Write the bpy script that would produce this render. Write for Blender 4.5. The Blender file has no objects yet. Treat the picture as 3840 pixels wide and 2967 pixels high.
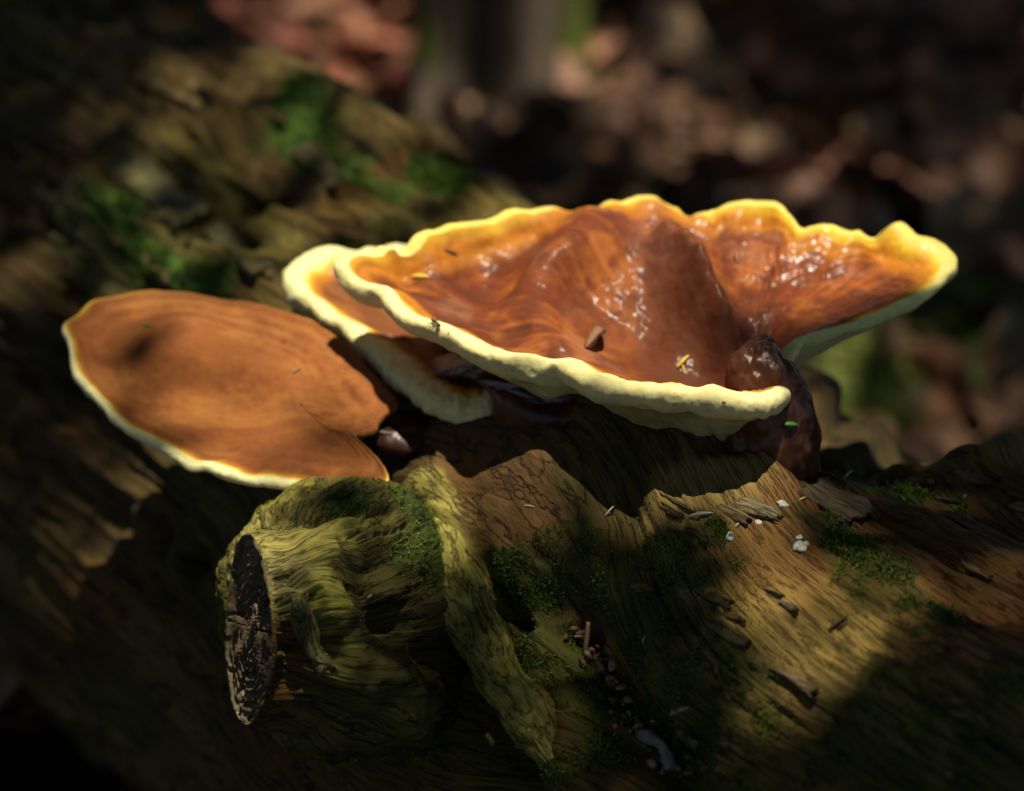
import bpy, math, random
import numpy as np
from mathutils import Vector, Matrix

R_ = math.radians
scene = bpy.context.scene
COL = scene.collection
rng = np.random.default_rng(7)
random.seed(7)

# ------------------------------------------------------------------ camera, sky, sun, exposure
W, H = 3840.0, 2967.0                       # photograph pixels used when a position is read from it
FPX = 95 / 36.0 * W
PITCH = R_(22)
FOCUS = 0.93
TGT = np.array([0, 0, .26])
CAM = TGT + FOCUS * np.array([0, -math.cos(PITCH), math.sin(PITCH)])
FW = np.array([0, math.cos(PITCH), -math.sin(PITCH)])
UP = np.array([0, math.sin(PITCH), math.cos(PITCH)])
RT = np.array([1., 0, 0])

cam_d = bpy.data.cameras.new('camera')
cam_d.lens = 95; cam_d.sensor_width = 36; cam_d.clip_start = .02; cam_d.clip_end = 500
cam_d.dof.use_dof = True; cam_d.dof.focus_distance = .914; cam_d.dof.aperture_fstop = 5.3
cam_d.dof.aperture_blades = 9
cam = bpy.data.objects.new('camera', cam_d); COL.objects.link(cam)
cam.location = CAM; cam.rotation_euler = (math.pi / 2 - PITCH, 0, 0)
scene.camera = cam

SUN_DIR = np.array([.10, -.08, .99]); SUN_DIR /= np.linalg.norm(SUN_DIR)     # towards the sun
world = bpy.data.worlds.new('World'); scene.world = world; world.use_nodes = True
wn = world.node_tree.nodes; wl = world.node_tree.links
sky = wn.new('ShaderNodeTexSky'); sky.sky_type = 'NISHITA'; sky.sun_disc = False
sky.sun_elevation = math.asin(SUN_DIR[2]); sky.sun_rotation = math.atan2(SUN_DIR[0], SUN_DIR[1])
wl.new(sky.outputs[0], wn['Background'].inputs[0]); wn['Background'].inputs[1].default_value = .05
sun_d = bpy.data.lights.new('sun', 'SUN'); sun_d.energy = 5; sun_d.angle = R_(.55); sun_d.color = (1, .92, .75)
sun = bpy.data.objects.new('sun', sun_d); COL.objects.link(sun)
sun.rotation_euler = Vector(SUN_DIR).to_track_quat('Z', 'Y').to_euler()
scene.view_settings.view_transform = 'Standard'; scene.view_settings.look = 'None'
scene.view_settings.exposure = 0.44; scene.view_settings.gamma = 1
scene.cycles.use_denoising = True
scene.cycles.max_bounces = 8; scene.cycles.diffuse_bounces = 4; scene.cycles.glossy_bounces = 3
scene.cycles.transmission_bounces = 3; scene.cycles.transparent_max_bounces = 4
scene.cycles.sample_clamp_indirect = 6

# ------------------------------------------------------------------ helpers
def proj(P):
    d = np.asarray(P) - CAM; z = d @ FW
    return W / 2 + FPX * (d @ RT) / z, H / 2 - FPX * (d @ UP) / z, z
def ray(u, v):
    return FW + RT * (u - W / 2) / FPX - UP * (v - H / 2) / FPX
def unp(u, v, z): return CAM + z * ray(u, v)
def on_z(u, v, z):                           # pixel direction cut with a level plane
    d = ray(u, v); return CAM + d * (z - CAM[2]) / d[2]

def _hash(ix, iy, iz, seed):
    h = (ix.astype(np.uint32) * np.uint32(374761393) + iy.astype(np.uint32) * np.uint32(668265263)
         + iz.astype(np.uint32) * np.uint32(2147483647 - 873612310) + np.uint32((seed * 2654435761) & 0xffffffff))
    h = (h ^ (h >> np.uint32(13))) * np.uint32(1274126177)
    h = (h ^ (h >> np.uint32(15))) * np.uint32(2246822519)
    return (h ^ (h >> np.uint32(16))).astype(np.float32) / np.float32(4294967295)
def vnoise(x, y, z, seed=0):                 # -1..1
    with np.errstate(over='ignore'):
        xi, yi, zi = np.floor(x), np.floor(y), np.floor(z)
        fx, fy, fz = [(a - b).astype(np.float32) for a, b in ((x, xi), (y, yi), (z, zi))]
        xi, yi, zi = xi.astype(np.int64), yi.astype(np.int64), zi.astype(np.int64)
        fx, fy, fz = [a * a * a * (a * (a * 6 - 15) + 10) for a in (fx, fy, fz)]
        r = 0
        for dx in (0, 1):
            for dy in (0, 1):
                for dz in (0, 1):
                    w = (fx if dx else 1 - fx) * (fy if dy else 1 - fy) * (fz if dz else 1 - fz)
                    r = r + w * _hash(xi + dx, yi + dy, zi + dz, seed)
    return r * 2 - 1
def fbm(x, y, z, oct=4, seed=0, gain=.5):
    a, s, t = 1.0, 0, 0
    for i in range(oct):
        s = s + a * vnoise(x * 2 ** i + 17.3 * i, y * 2 ** i + 5.1 * i, z * 2 ** i - 9.7 * i, seed + i); t += a; a *= gain
    return s / t
def sstep(a, b, x):
    t = np.clip((x - a) / (b - a), 0, 1); return t * t * (3 - 2 * t)
def lerp(a, b, t): return a + (b - a) * t
def mixc(c, c2, t): return c + (np.asarray(c2, np.float32) - c) * np.asarray(t)[..., None]

def polydist(P, Q):
    """distance of points P (N,3) to polyline Q (M,3), and the position along it 0..1"""
    best = np.full(len(P), 1e9); pos = np.zeros(len(P))
    n = len(Q) - 1
    if n == 0: return np.linalg.norm(P - Q[0], axis=1), pos
    for i in range(n):
        a, b = Q[i], Q[i + 1]; ab = b - a
        t = np.clip(((P - a) @ ab) / (ab @ ab + 1e-12), 0, 1)
        d = np.linalg.norm(P - a - t[:, None] * ab, axis=1)
        m = d < best; best[m] = d[m]; pos[m] = (i + t[m]) / n
    return best, pos

def link(o): COL.objects.link(o); return o
def tag(o, label=None, cat=None, group=None, kind=None):
    if label: o['label'] = label
    if cat: o['category'] = cat
    if group: o['group'] = group
    if kind: o['kind'] = kind
    return o
def mesh_np(name, V, F, mat=None, parent=None, smooth=True, attrs=None, normals=None):
    """V (N,3), F (M,k) k = 3 or 4"""
    V = np.ascontiguousarray(V, np.float32); F = np.ascontiguousarray(F, np.int32)
    me = bpy.data.meshes.new(name)
    me.vertices.add(len(V)); me.vertices.foreach_set('co', V.ravel())
    k = F.shape[1]
    me.loops.add(F.size); me.loops.foreach_set('vertex_index', F.ravel())
    me.polygons.add(len(F)); me.polygons.foreach_set('loop_start', np.arange(0, F.size, k, dtype=np.int32))
    try: me.polygons.foreach_set('loop_total', np.full(len(F), k, np.int32))
    except Exception: pass
    me.update(calc_edges=True)
    if smooth: me.polygons.foreach_set('use_smooth', np.ones(len(F), bool))
    for nm, arr in (attrs or {}).items():
        arr = np.asarray(arr, np.float32)
        if arr.ndim == 2 and arr.shape[1] >= 3:
            if arr.shape[1] == 3: arr = np.concatenate([arr, np.ones((len(arr), 1), np.float32)], 1)
            a = me.attributes.new(nm, 'FLOAT_COLOR', 'POINT'); a.data.foreach_set('color', np.ascontiguousarray(arr).ravel())
        elif arr.ndim == 2:
            a = me.attributes.new(nm, 'FLOAT2', 'POINT'); a.data.foreach_set('vector', np.ascontiguousarray(arr).ravel())
        else:
            a = me.attributes.new(nm, 'FLOAT', 'POINT'); a.data.foreach_set('value', arr)
    if normals is not None:
        me.normals_split_custom_set_from_vertices(np.ascontiguousarray(normals, np.float32).tolist())
    if mat: me.materials.append(mat)
    o = bpy.data.objects.new(name, me); link(o)
    if parent: o.parent = parent
    return o
def grid_faces(n, m, wrap_m=False, wrap_n=False):
    i = np.arange(n if wrap_n else n - 1); j = np.arange(m if wrap_m else m - 1)
    I, J = np.meshgrid(i, j, indexing='ij'); I2 = (I + 1) % n; J2 = (J + 1) % m
    return np.stack([I * m + J, I * m + J2, I2 * m + J2, I2 * m + J], -1).reshape(-1, 4)
def grid_normals(P, wrap_m=False):
    du = np.gradient(P, axis=0)
    dv = (np.roll(P, -1, 1) - np.roll(P, 1, 1)) * .5 if wrap_m else np.gradient(P, axis=1)
    n = np.cross(du, dv); return n / (np.linalg.norm(n, axis=-1, keepdims=True) + 1e-12)
def empty(name, loc=(0, 0, 0)):
    o = bpy.data.objects.new(name, None); o.empty_display_size = .02; o.location = loc; return link(o)
def tube(pts, rad, seg=8, cap=True):
    """tapered tube along a polyline, returns V, F (quads)"""
    pts = np.asarray(pts, float); rad = np.broadcast_to(np.asarray(rad, float), (len(pts),))
    T = np.gradient(pts, axis=0); T /= np.linalg.norm(T, axis=1, keepdims=True) + 1e-12
    ref = np.array([.3, .2, .93]); N = np.cross(T, ref); bad = np.linalg.norm(N, axis=1) < .05
    N[bad] = np.cross(T[bad], [1, 0, 0]); N /= np.linalg.norm(N, axis=1, keepdims=True); B = np.cross(T, N)
    a = np.linspace(0, 2 * np.pi, seg, endpoint=False)
    V = pts[:, None] + rad[:, None, None] * (np.cos(a)[None, :, None] * N[:, None] + np.sin(a)[None, :, None] * B[:, None])
    return V.reshape(-1, 3), grid_faces(len(pts), seg, wrap_m=True)
def join(parts):
    Vs, Fs, o = [], [], 0
    for V, F in parts:
        Vs.append(V); Fs.append(F + o); o += len(V)
    return np.concatenate(Vs), np.concatenate(Fs)
def smooth_line(pts, n):
    pts = np.asarray(pts, float)
    if len(pts) < 3: t = np.linspace(0, 1, n)[:, None]; return pts[0] * (1 - t) + pts[-1] * t
    P = np.concatenate([[2 * pts[0] - pts[1]], pts, [2 * pts[-1] - pts[-2]]])
    out = []
    for t in np.linspace(0, len(pts) - 1 - 1e-9, n):
        i = int(t); f = t - i; a, b, c, d = P[i:i + 4]
        out.append(.5 * (2 * b + (c - a) * f + (2 * a - 5 * b + 4 * c - d) * f * f + (3 * b - a - 3 * c + d) * f ** 3))
    return np.array(out)

# ------------------------------------------------------------------ materials
def new_mat(name):
    m = bpy.data.materials.new(name); m.use_nodes = True
    nt = m.node_tree; return m, nt, nt.nodes, nt.links, nt.nodes['Principled BSDF']
def math_node(N, L, op, a, b=None):
    n = N.new('ShaderNodeMath'); n.operation = op
    for i, x in enumerate((a, b)):
        if x is None: continue
        if isinstance(x, (int, float)): n.inputs[i].default_value = x
        else: L.new(x, n.inputs[i])
    return n.outputs[0]
def mat_vertex(name, rough=.6, rough_var=.15, tex=None, fine=400, cvar=.35, bump=.25, bdist=.0006, spec=.5, coat=0., coat_r=.15,
               sss=0., sss_scale=.004, stretch=(1, 1, 1), use_flow=False, rough_attr=False, detail=6, cracks=0):
    """colour from the mesh's pigment attribute with finer grain on top of it"""
    m, nt, N, L, B = new_mat(name)
    at = N.new('ShaderNodeAttribute'); at.attribute_name = 'pigment'
    if use_flow:
        fl = N.new('ShaderNodeAttribute'); fl.attribute_name = 'flow'; co = fl.outputs['Vector']
    else:
        tc = N.new('ShaderNodeTexCoord'); co = tc.outputs['Object']
    mp = N.new('ShaderNodeMapping'); mp.inputs['Scale'].default_value = stretch; L.new(co, mp.inputs[0])
    n1 = N.new('ShaderNodeTexNoise'); n1.inputs['Scale'].default_value = fine; n1.inputs['Detail'].default_value = detail
    n1.inputs['Roughness'].default_value = .62; L.new(mp.outputs[0], n1.inputs[0])
    n2 = N.new('ShaderNodeTexNoise'); n2.inputs['Scale'].default_value = fine * .23; n2.inputs['Detail'].default_value = 4
    L.new(mp.outputs[0], n2.inputs[0])
    f1 = math_node(N, L, 'MULTIPLY_ADD', n1.outputs[0], 2 * cvar); N_ = f1.node; N_.inputs[2].default_value = 1 - cvar
    f2 = math_node(N, L, 'MULTIPLY_ADD', n2.outputs[0], 1.2 * cvar); f2.node.inputs[2].default_value = 1 - .6 * cvar
    f = math_node(N, L, 'MULTIPLY', f1, f2)
    crk = None
    if cracks:                                # fine checks that follow the grain
        n3 = N.new('ShaderNodeTexNoise'); n3.inputs['Scale'].default_value = fine * .28; n3.inputs['Detail'].default_value = 5; n3.inputs['Roughness'].default_value = .55
        mp3 = N.new('ShaderNodeMapping'); mp3.inputs['Scale'].default_value = (stretch[0] * .9, 1, 1); mp3.inputs['Location'].default_value = (3.1, 1.7, .4); L.new(co, mp3.inputs[0]); L.new(mp3.outputs[0], n3.inputs[0])
        a_ = math_node(N, L, 'ABSOLUTE', math_node(N, L, 'SUBTRACT', n3.outputs[0], .5))
        mr = N.new('ShaderNodeMapRange'); mr.inputs['From Min'].default_value = .0; mr.inputs['From Max'].default_value = .035; mr.interpolation_type = 'SMOOTHSTEP'; L.new(a_, mr.inputs['Value'])
        crk = mr.outputs[0]; dk = math_node(N, L, 'MULTIPLY_ADD', crk, cracks); dk.node.inputs[2].default_value = 1 - cracks; f = math_node(N, L, 'MULTIPLY', f, dk)
    vm = N.new('ShaderNodeVectorMath'); vm.operation = 'SCALE'; L.new(at.outputs['Color'], vm.inputs[0]); L.new(f, vm.inputs['Scale'])
    L.new(vm.outputs[0], B.inputs['Base Color'])
    r = math_node(N, L, 'MULTIPLY_ADD', n2.outputs[0], 2 * rough_var); r.node.inputs[2].default_value = rough - rough_var
    if rough_attr:
        ra = N.new('ShaderNodeAttribute'); ra.attribute_name = 'matte'
        r = math_node(N, L, 'ADD', r, ra.outputs['Fac'])
        cw = math_node(N, L, 'MULTIPLY_ADD', ra.outputs['Fac'], -coat * 2.2); cw.node.inputs[2].default_value = coat; cw.node.use_clamp = True
        L.new(cw, B.inputs['Coat Weight'])
    else:
        B.inputs['Coat Weight'].default_value = coat
    L.new(r, B.inputs['Roughness'])
    B.inputs['Coat Roughness'].default_value = coat_r
    B.inputs['Specular IOR Level'].default_value = spec
    if sss:
        B.inputs['Subsurface Weight'].default_value = sss; B.inputs['Subsurface Scale'].default_value = sss_scale
        B.inputs['Subsurface Radius'].default_value = (1, .6, .2)
    if bump:
        bp = N.new('ShaderNodeBump'); bp.inputs['Strength'].default_value = bump; bp.inputs['Distance'].default_value = bdist
        h = math_node(N, L, 'MULTIPLY_ADD', n2.outputs[0], 1.4); L.new(n1.outputs[0], h.node.inputs[2])
        if crk is not None: h = math_node(N, L, 'ADD', h, math_node(N, L, 'MULTIPLY', crk, .9))
        L.new(h, bp.inputs['Height']); L.new(bp.outputs[0], B.inputs['Normal'])
        if coat: L.new(bp.outputs[0], B.inputs['Coat Normal'])
    return m
def mat_plain(name, col, rough=.7, var=.3, scale=60, trans=0., spec=.4, rnd=.35, hue=None, bump=.2, bdist=.0006, coat=0):
    """one plain colour with grain; rnd varies it from object to object"""
    m, nt, N, L, B = new_mat(name)
    tc = N.new('ShaderNodeTexCoord'); n1 = N.new('ShaderNodeTexNoise'); n1.inputs['Scale'].default_value = scale
    n1.inputs['Detail'].default_value = 6; L.new(tc.outputs['Object'], n1.inputs[0])
    oi = N.new('ShaderNodeObjectInfo')
    mx = N.new('ShaderNodeMix'); mx.data_type = 'RGBA'
    mx.inputs['A'].default_value = (*col, 1); mx.inputs['B'].default_value = (*(hue or col), 1)
    L.new(oi.outputs['Random'], mx.inputs['Factor'])
    f = math_node(N, L, 'MULTIPLY_ADD', n1.outputs[0], 2 * var); f.node.inputs[2].default_value = 1 - var
    f2 = math_node(N, L, 'FRACT', math_node(N, L, 'MULTIPLY', oi.outputs['Random'], 17.31))
    f2 = math_node(N, L, 'MULTIPLY_ADD', f2, 2 * rnd); f2.node.inputs[2].default_value = 1 - rnd
    vm = N.new('ShaderNodeVectorMath'); vm.operation = 'SCALE'; L.new(mx.outputs['Result'], vm.inputs[0])
    L.new(math_node(N, L, 'MULTIPLY', f, f2), vm.inputs['Scale']); L.new(vm.outputs[0], B.inputs['Base Color'])
    B.inputs['Roughness'].default_value = rough; B.inputs['Specular IOR Level'].default_value = spec; B.inputs['Coat Weight'].default_value = coat
    if bump:
        bp = N.new('ShaderNodeBump'); bp.inputs['Strength'].default_value = bump; bp.inputs['Distance'].default_value = bdist
        L.new(n1.outputs[0], bp.inputs['Height']); L.new(bp.outputs[0], B.inputs['Normal'])
    if trans:
        t = N.new('ShaderNodeBsdfTranslucent'); L.new(vm.outputs[0], t.inputs[0])
        ms = N.new('ShaderNodeMixShader'); ms.inputs[0].default_value = trans
        L.new(B.outputs[0], ms.inputs[1]); L.new(t.outputs[0], ms.inputs[2])
        L.new(ms.outputs[0], N['Material Output'].inputs[0])
    return m

M_WOOD = mat_vertex('weathered_wood', rough=.78, rough_var=.1, fine=1500, cvar=.6, bump=.9, bdist=.0012, spec=.3, stretch=(.085, 1, 1), use_flow=True, detail=8, cracks=.55)
M_WOOD_B = mat_vertex('gnarled_wood', rough=.8, rough_var=.1, fine=900, cvar=.6, bump=.9, bdist=.0012, spec=.25, stretch=(.3, 1, 1), use_flow=True, detail=9, cracks=.5)
M_CUT = mat_vertex('old_cut_wood', rough=.8, fine=300, cvar=.45, bump=.6, bdist=.001, spec=.25)
M_CAP = mat_vertex('lacquered_cap', rough=.42, rough_var=.14, fine=420, cvar=.26, bump=.12, bdist=.0005, spec=.2, coat=.26, coat_r=.2, sss=.2, sss_scale=.004, rough_attr=True)
M_PORE = mat_vertex('pore_surface', rough=.75, fine=900, cvar=.12, bump=.25, bdist=.0003, spec=.3, sss=.1, sss_scale=.002)
M_MOSS = mat_vertex('moss', rough=.75, fine=500, cvar=.3, bump=0, spec=.25)
M_STEM = mat_vertex('lacquered_stem', rough=.42, rough_var=.12, fine=300, cvar=.3, bump=.25, bdist=.0006, spec=.35, coat=.12, coat_r=.25, sss=.06)
M_LITTER = mat_vertex('leaf_litter', rough=.75, fine=90, cvar=.4, bump=.3, bdist=.001, spec=.3)
M_SOIL = mat_plain('forest_soil', (.022, .014, .008), rough=.9, var=.5, scale=25, rnd=0, bump=.5, bdist=.01)

# ------------------------------------------------------------------ the ground
GZ = -0.03
def ground_h(x, y):
    return GZ + .03 * fbm(x * 1.6, y * 1.6, x * 0, 4, 91) + .012 * fbm(x * 9, y * 9, x * 0, 3, 95)
ax = np.concatenate([-np.geomspace(80, 2.6, 14), np.linspace(-2.5, 3, 221), np.geomspace(3.1, 80, 14)])
ay = np.concatenate([-np.geomspace(80, 2.6, 10), np.linspace(-2.5, 5, 301), np.geomspace(5.1, 80, 14)])
GX, GY = np.meshgrid(ax, ay, indexing='ij')
GZZ = ground_h(GX, GY)
o = mesh_np('ground', np.stack([GX, GY, GZZ], -1).reshape(-1, 3), grid_faces(len(ax), len(ay)), M_SOIL)
tag(o, kind='structure')

# ------------------------------------------------------------------ the fallen log
LA = np.array([.1, .0216, .0839]); LD = np.array([-1, 1.3309, .1616]); LD /= np.linalg.norm(LD)
LN1 = np.cross(LD, [0, 0, 1.]); LN1 /= np.linalg.norm(LN1); LN2 = np.cross(LN1, LD)     # LN2 is up
if LN1 @ FW > 0: LN1 = -LN1                                                            # LN1 faces the camera
def log_R(s): return .1499 + .0232 * s + .097 * np.clip(-s, 0, 1) ** 2
def seg(*a): return np.concatenate([np.linspace(p, q, n, endpoint=False) for p, q, n in a])
ls = np.append(seg((-.5, -.26, 60), (-.26, .22, 560), (.22, .62, 260), (.62, 1.35, 120)), 1.35)
lp = np.append(seg((R_(-180), R_(-75), 60), (R_(-75), R_(112), 540), (R_(112), R_(180), 40)), R_(180))[:-1]   # 0 faces camera, 90 is up
LS, LP = np.meshgrid(ls, lp, indexing='ij')
def log_base(S, Pp):
    rad = np.cos(Pp)[..., None] * LN1 + np.sin(Pp)[..., None] * LN2
    return LA + S[..., None] * LD + log_R(S)[..., None] * rad, rad
LB, LRAD = log_base(LS, LP)
lb = LB.reshape(-1, 3); lrad = LRAD.reshape(-1, 3)
lu, lv, lz = proj(lb)
facing = ((lb - CAM) * lrad).sum(1) < 0
def log_pick(pts):
    out = []
    for (u, v) in pts:
        d = np.where(facing, (lu - u) ** 2 + (lv - v) ** 2, 1e12)
        out.append(lb[np.argmin(d)])
    return np.array(out)
sflat, pflat = LS.ravel(), LP.ravel()
qflat = pflat * .155
# fibres bend round the branch collar
KNOT = log_pick([(1700, 2230)])[0]
ks = (KNOT - LA) @ LD; kp = math.atan2((KNOT - LA) @ LN2, (KNOT - LA) @ LN1) * .155
dx, dy = sflat - ks, qflat - kp; rr = dx * dx + dy * dy + .0009
wv = np.exp(-rr / .03)
fl_q = qflat - wv * dy * np.clip(.0045 / rr, 0, .9) * 1.0
fl_s = sflat + wv * dx * np.clip(.002 / rr, 0, .6)
wob = .006 * fbm(sflat * 5, qflat * 12, sflat * 0, 3, 3)
fq = fl_q + wob
flow = np.stack([fl_s, fq, 0 * fq + .01 * fbm(sflat * 3, qflat * 8, sflat * 0, 2, 44)], -1)

disp = np.zeros(len(lb))
disp += .008 * fbm(lb[:, 0] * 9, lb[:, 1] * 9, lb[:, 2] * 9, 3, 11)
disp += .0048 * fbm(fl_s * 3, fq * 42, sflat * 0, 3, 12)
fib = fbm(fl_s * 16, fq * 210, sflat * 0, 4, 13, .6)
disp += .0013 * fib + .0009 * fbm(fl_s * 40, fq * 520, sflat * 0, 2, 18)
# flaking plates: the surface steps where layers have come away
pl = fbm(fl_s * 4.5, fq * 40, sflat * 0 + 3, 4, 14)
plate = sstep(-.02, .015, pl) + .7 * sstep(.16, .19, pl) + .8 * sstep(-.24, -.21, pl)
near = sstep(.35, .1, sflat)
disp += (plate - 1.2) * lerp(.0060, .0026, near)
# splits along the grain
ck = np.abs(fbm(fl_s * 4 + 4, fq * 60, sflat * 0 + 8, 3, 15))
disp -= .006 * sstep(.05, .0, ck) * sstep(-.1, .2, fbm(lb[:, 0] * 14, lb[:, 1] * 14, lb[:, 2] * 14, 2, 16))
disp += lerp(.007, .0, near) * fbm(fl_s * 3.5, fq * 30, sflat * 0 + 5, 3, 17)

feat = {}
NZ_F = vnoise(lb[:, 0] * 70, lb[:, 1] * 70, lb[:, 2] * 70, 30)
NZ_P = fbm(lb[:, 0] * 50, lb[:, 1] * 50, lb[:, 2] * 50, 4, 33)
NZ_S = fbm(fl_s * 10, fq * 70, sflat * 0, 3, 34)
def nearby(Q, r):
    return np.where(np.all((lb > Q.min(0) - r) & (lb < Q.max(0) + r), axis=1))[0]
def feature(name, pts, width, amp, power=2.0, taper=.0, rough=.25):
    Q = smooth_line(log_pick(pts), max(3, 4 * len(pts))) if len(pts) > 1 else log_pick(pts)
    ii = nearby(Q, 3 * width)
    d, t = polydist(lb[ii], Q)
    d = d * (1 + rough * NZ_F[ii])
    mm = np.exp(-(d / width) ** power)
    if taper: mm *= sstep(0, taper, t) * sstep(1, 1 - taper, t)
    m = np.zeros(len(lb)); m[ii] = mm
    feat[name] = m
    return amp * m
disp += feature('right_lump', [(3420, 1650), (3560, 1720), (3720, 1780), (3900, 1800)], .034, .034)
disp += feature('saddle', [(2990, 1390), (3060, 1430), (3130, 1470), (3220, 1520)], .054, -.066)
disp += feature('far_end_dip', [(650, -60), (862, 0), (1000, 90)], .07, -.034)
disp += feature('shoulder', [(1720, 1740), (2000, 1730), (2300, 1730), (2600, 1730), (2800, 1740)], .03, .020)
disp += feature('stem_pad', [(2750, 1760), (3000, 1720)], .03, -.004)
disp += feature('pale_ridge', [(1620, 1930), (1650, 2010), (1690, 2110), (1740, 2250), (1800, 2380), (1860, 2490), (1960, 2620), (2040, 2740), (2130, 2870)], .013, .008, 2)
disp += feature('hollow', [(1560, 2180), (1600, 2330), (1690, 2500), (1760, 2640), (1850, 2780)], .019, -.026)
disp += feature('hollow_floor', [(1640, 2700), (1750, 2850)], .04, -.02)
disp += feature('slit', [(1850, 2110), (1900, 2230), (1960, 2330), (2020, 2410)], .0035, -.016, 2, .2)
disp += feature('mound', [(2010, 2010), (2150, 2110), (2200, 2220)], .024, .010)
disp += feature('gully', [(2090, 2260), (2170, 2400), (2260, 2520), (2330, 2640), (2420, 2780), (2540, 2920)], .0105, -.018, 2.5)
disp += feature('gully_mouth', [(2090, 2290), (2160, 2390)], .006, -.012, 2, .3)
disp += feature('moss_bank', [(1950, 2250), (2060, 2400), (2160, 2560), (2240, 2700)], .013, .006)
disp += feature('left_hole', [(590, 2030)], .006, -.02)
disp += feature('left_hole_b', [(720, 2110)], .004, -.014)
disp += feature('left_slab', [(560, 1960), (640, 2080), (720, 2170)], .007, .008, 2, .2)
disp += feature('left_gap', [(900, 420), (1000, 560), (1060, 720)], .016, -.02, 2, .2)
disp += feature('left_gap_b', [(440, 900), (500, 1000)], .012, -.018)
disp += feature('left_gap_c', [(760, 850), (860, 870)], .011, -.018)
disp += feature('left_strip', [(250, 800), (380, 950), (520, 1080)], .016, .008)
L3 = lb + lrad * disp[:, None]

# pigment: weathered grey-olive wood, brown rot, pale bare wood, algae
g1 = fbm(fl_s * 6, fq * 22, sflat * 0, 4, 21); g2 = fbm(fl_s * 14, fq * 150, sflat * 0, 4, 22, .6)
g3 = fbm(lb[:, 0] * 18, lb[:, 1] * 18, lb[:, 2] * 18, 4, 23)
c = np.tile(np.array([.088, .060, .018], np.float32), (len(lb), 1))
c = mixc(c, (.165, .125, .042), sstep(-.1, .45, g1))
c = mixc(c, (.12, .058, .014), sstep(.0, .4, g3) * .8)
c = mixc(c, (.045, .031, .010), sstep(.05, .5, -g1) * .8)
c = mixc(c, (.085, .082, .016), sstep(-.05, .35, fbm(lb[:, 0] * 11, lb[:, 1] * 11, lb[:, 2] * 11, 4, 24)) * .7)
c *= (1 + .55 * g2)[:, None]
def paint(pts, width, col, amt=1., power=2., noise=.5, fr=45, streak=0):
    global c
    Q = log_pick(pts)
    ii = nearby(Q, 3.2 * width)
    d, t = polydist(lb[ii], Q)
    nz = NZ_P[ii] * (1 - streak) + streak * NZ_S[ii]
    mm = sstep(1.2, .75, d / width + noise * nz * 1.6) * amt
    c[ii] = mixc(c[ii], col, mm); m = np.zeros(len(lb)); m[ii] = mm; return m
paint([(2700, 2000), (2850, 2200), (3150, 2380), (3450, 2560)], .026, (0.323, 0.237, 0.0775), .95, streak=.7, noise=.7)
paint([(2620, 1900), (2780, 1930)], .016, (0.247, 0.19, 0.0713), .9, streak=.5)
paint([(2480, 2560), (2900, 2750)], .02, (0.257, 0.162, 0.0527), .8, streak=.6)
paint([(3000, 2050), (3300, 2120), (3700, 2200)], .03, (0.162, 0.0808, 0.0211), .8, streak=.6)
paint([(3500, 1900), (3800, 2050)], .035, (0.133, 0.0712, 0.0186), .7, streak=.6)
paint([(3600, 2450), (3800, 2420)], .025, (0.247, 0.114, 0.0341), .8)
paint([(2250, 2380), (2280, 2470)], .012, (0.228, 0.114, 0.0248), .9)
paint([(1640, 1960), (1690, 2110), (1740, 2250), (1800, 2380)], .012, (0.275, 0.257, 0.0744), .9, streak=.3, noise=.35)
paint([(1800, 2400), (1860, 2490), (1960, 2620), (2040, 2740)], .012, (0.342, 0.314, 0.118), .95, streak=.3, noise=.3)
paint([(1900, 2420), (1990, 2560), (2080, 2680)], .007, (0.18, 0.095, 0.0186), .8)
paint([(2080, 2800), (2120, 2900)], .014, (0.19, 0.095, 0.0217), .9)
paint([(300, 760), (420, 950), (540, 1080)], .02, (0.162, 0.171, 0.0682), .85, noise=.3)
paint([(560, 560), (760, 800), (900, 900)], .035, (0.142, 0.133, 0.031), .8, streak=.6)
paint([(1280, 720), (1480, 760)], .012, (0.314, 0.199, 0.062), .8, streak=.3)
paint([(1500, 760), (1900, 860)], .02, (0.162, 0.142, 0.0372), .7, streak=.5)
moss_px = [([(2880, 1760), (3050, 1740), (3250, 1760), (3420, 1760)], .010, .9), ([(3300, 1780), (3400, 1800)], .012, 1.), ([(3150, 2080), (3180, 2140)], .009, .9),
           ([(2450, 2120), (2480, 2250), (2400, 2350)], .016, .75), ([(2350, 2380), (2450, 2500), (2550, 2620)], .017, .9), ([(2720, 2450), (2780, 2510)], .005, 1.),
           ([(3300, 2250), (3450, 2330), (3520, 2420)], .017, .8), ([(3550, 2400), (3600, 2420)], .007, 1.), ([(1960, 2270), (2060, 2380), (2150, 2490)], .012, 1.),
           ([(2080, 2350), (2180, 2480), (2240, 2560)], .009, 1.), ([(2100, 2700), (2200, 2800)], .018, .8), ([(2600, 2780), (2800, 2850), (3000, 2850)], .022, .7),
           ([(1600, 2040), (1590, 2100)], .008, .9), ([(1100, 440), (1200, 560), (1300, 620)], .014, 1.), ([(430, 760), (520, 980)], .011, .8), ([(1350, 900), (1560, 760)], .008, .6),
           ([(1580, 640), (1700, 700)], .008, .7), ([(2680, 2020), (2720, 2050)], .004, 1.), ([(3050, 1960), (3100, 1980)], .006, .9), ([(620, 1160), (760, 1090)], .012, .8),
           ([(3600, 1700), (3830, 1640)], .012, .5), ([(3300, 2700), (3700, 2800)], .03, .6), ([(2200, 2100), (2300, 2200)], .018, .5), ([(1250, 350), (1500, 480)], .013, .5)]
moss = np.zeros(len(lb))
for pts, w_, a_ in moss_px:
    m = paint(pts, w_ * .95, (.065, .075, .012), .75 * a_, noise=1.3, fr=60); moss = np.maximum(moss, m)
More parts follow.
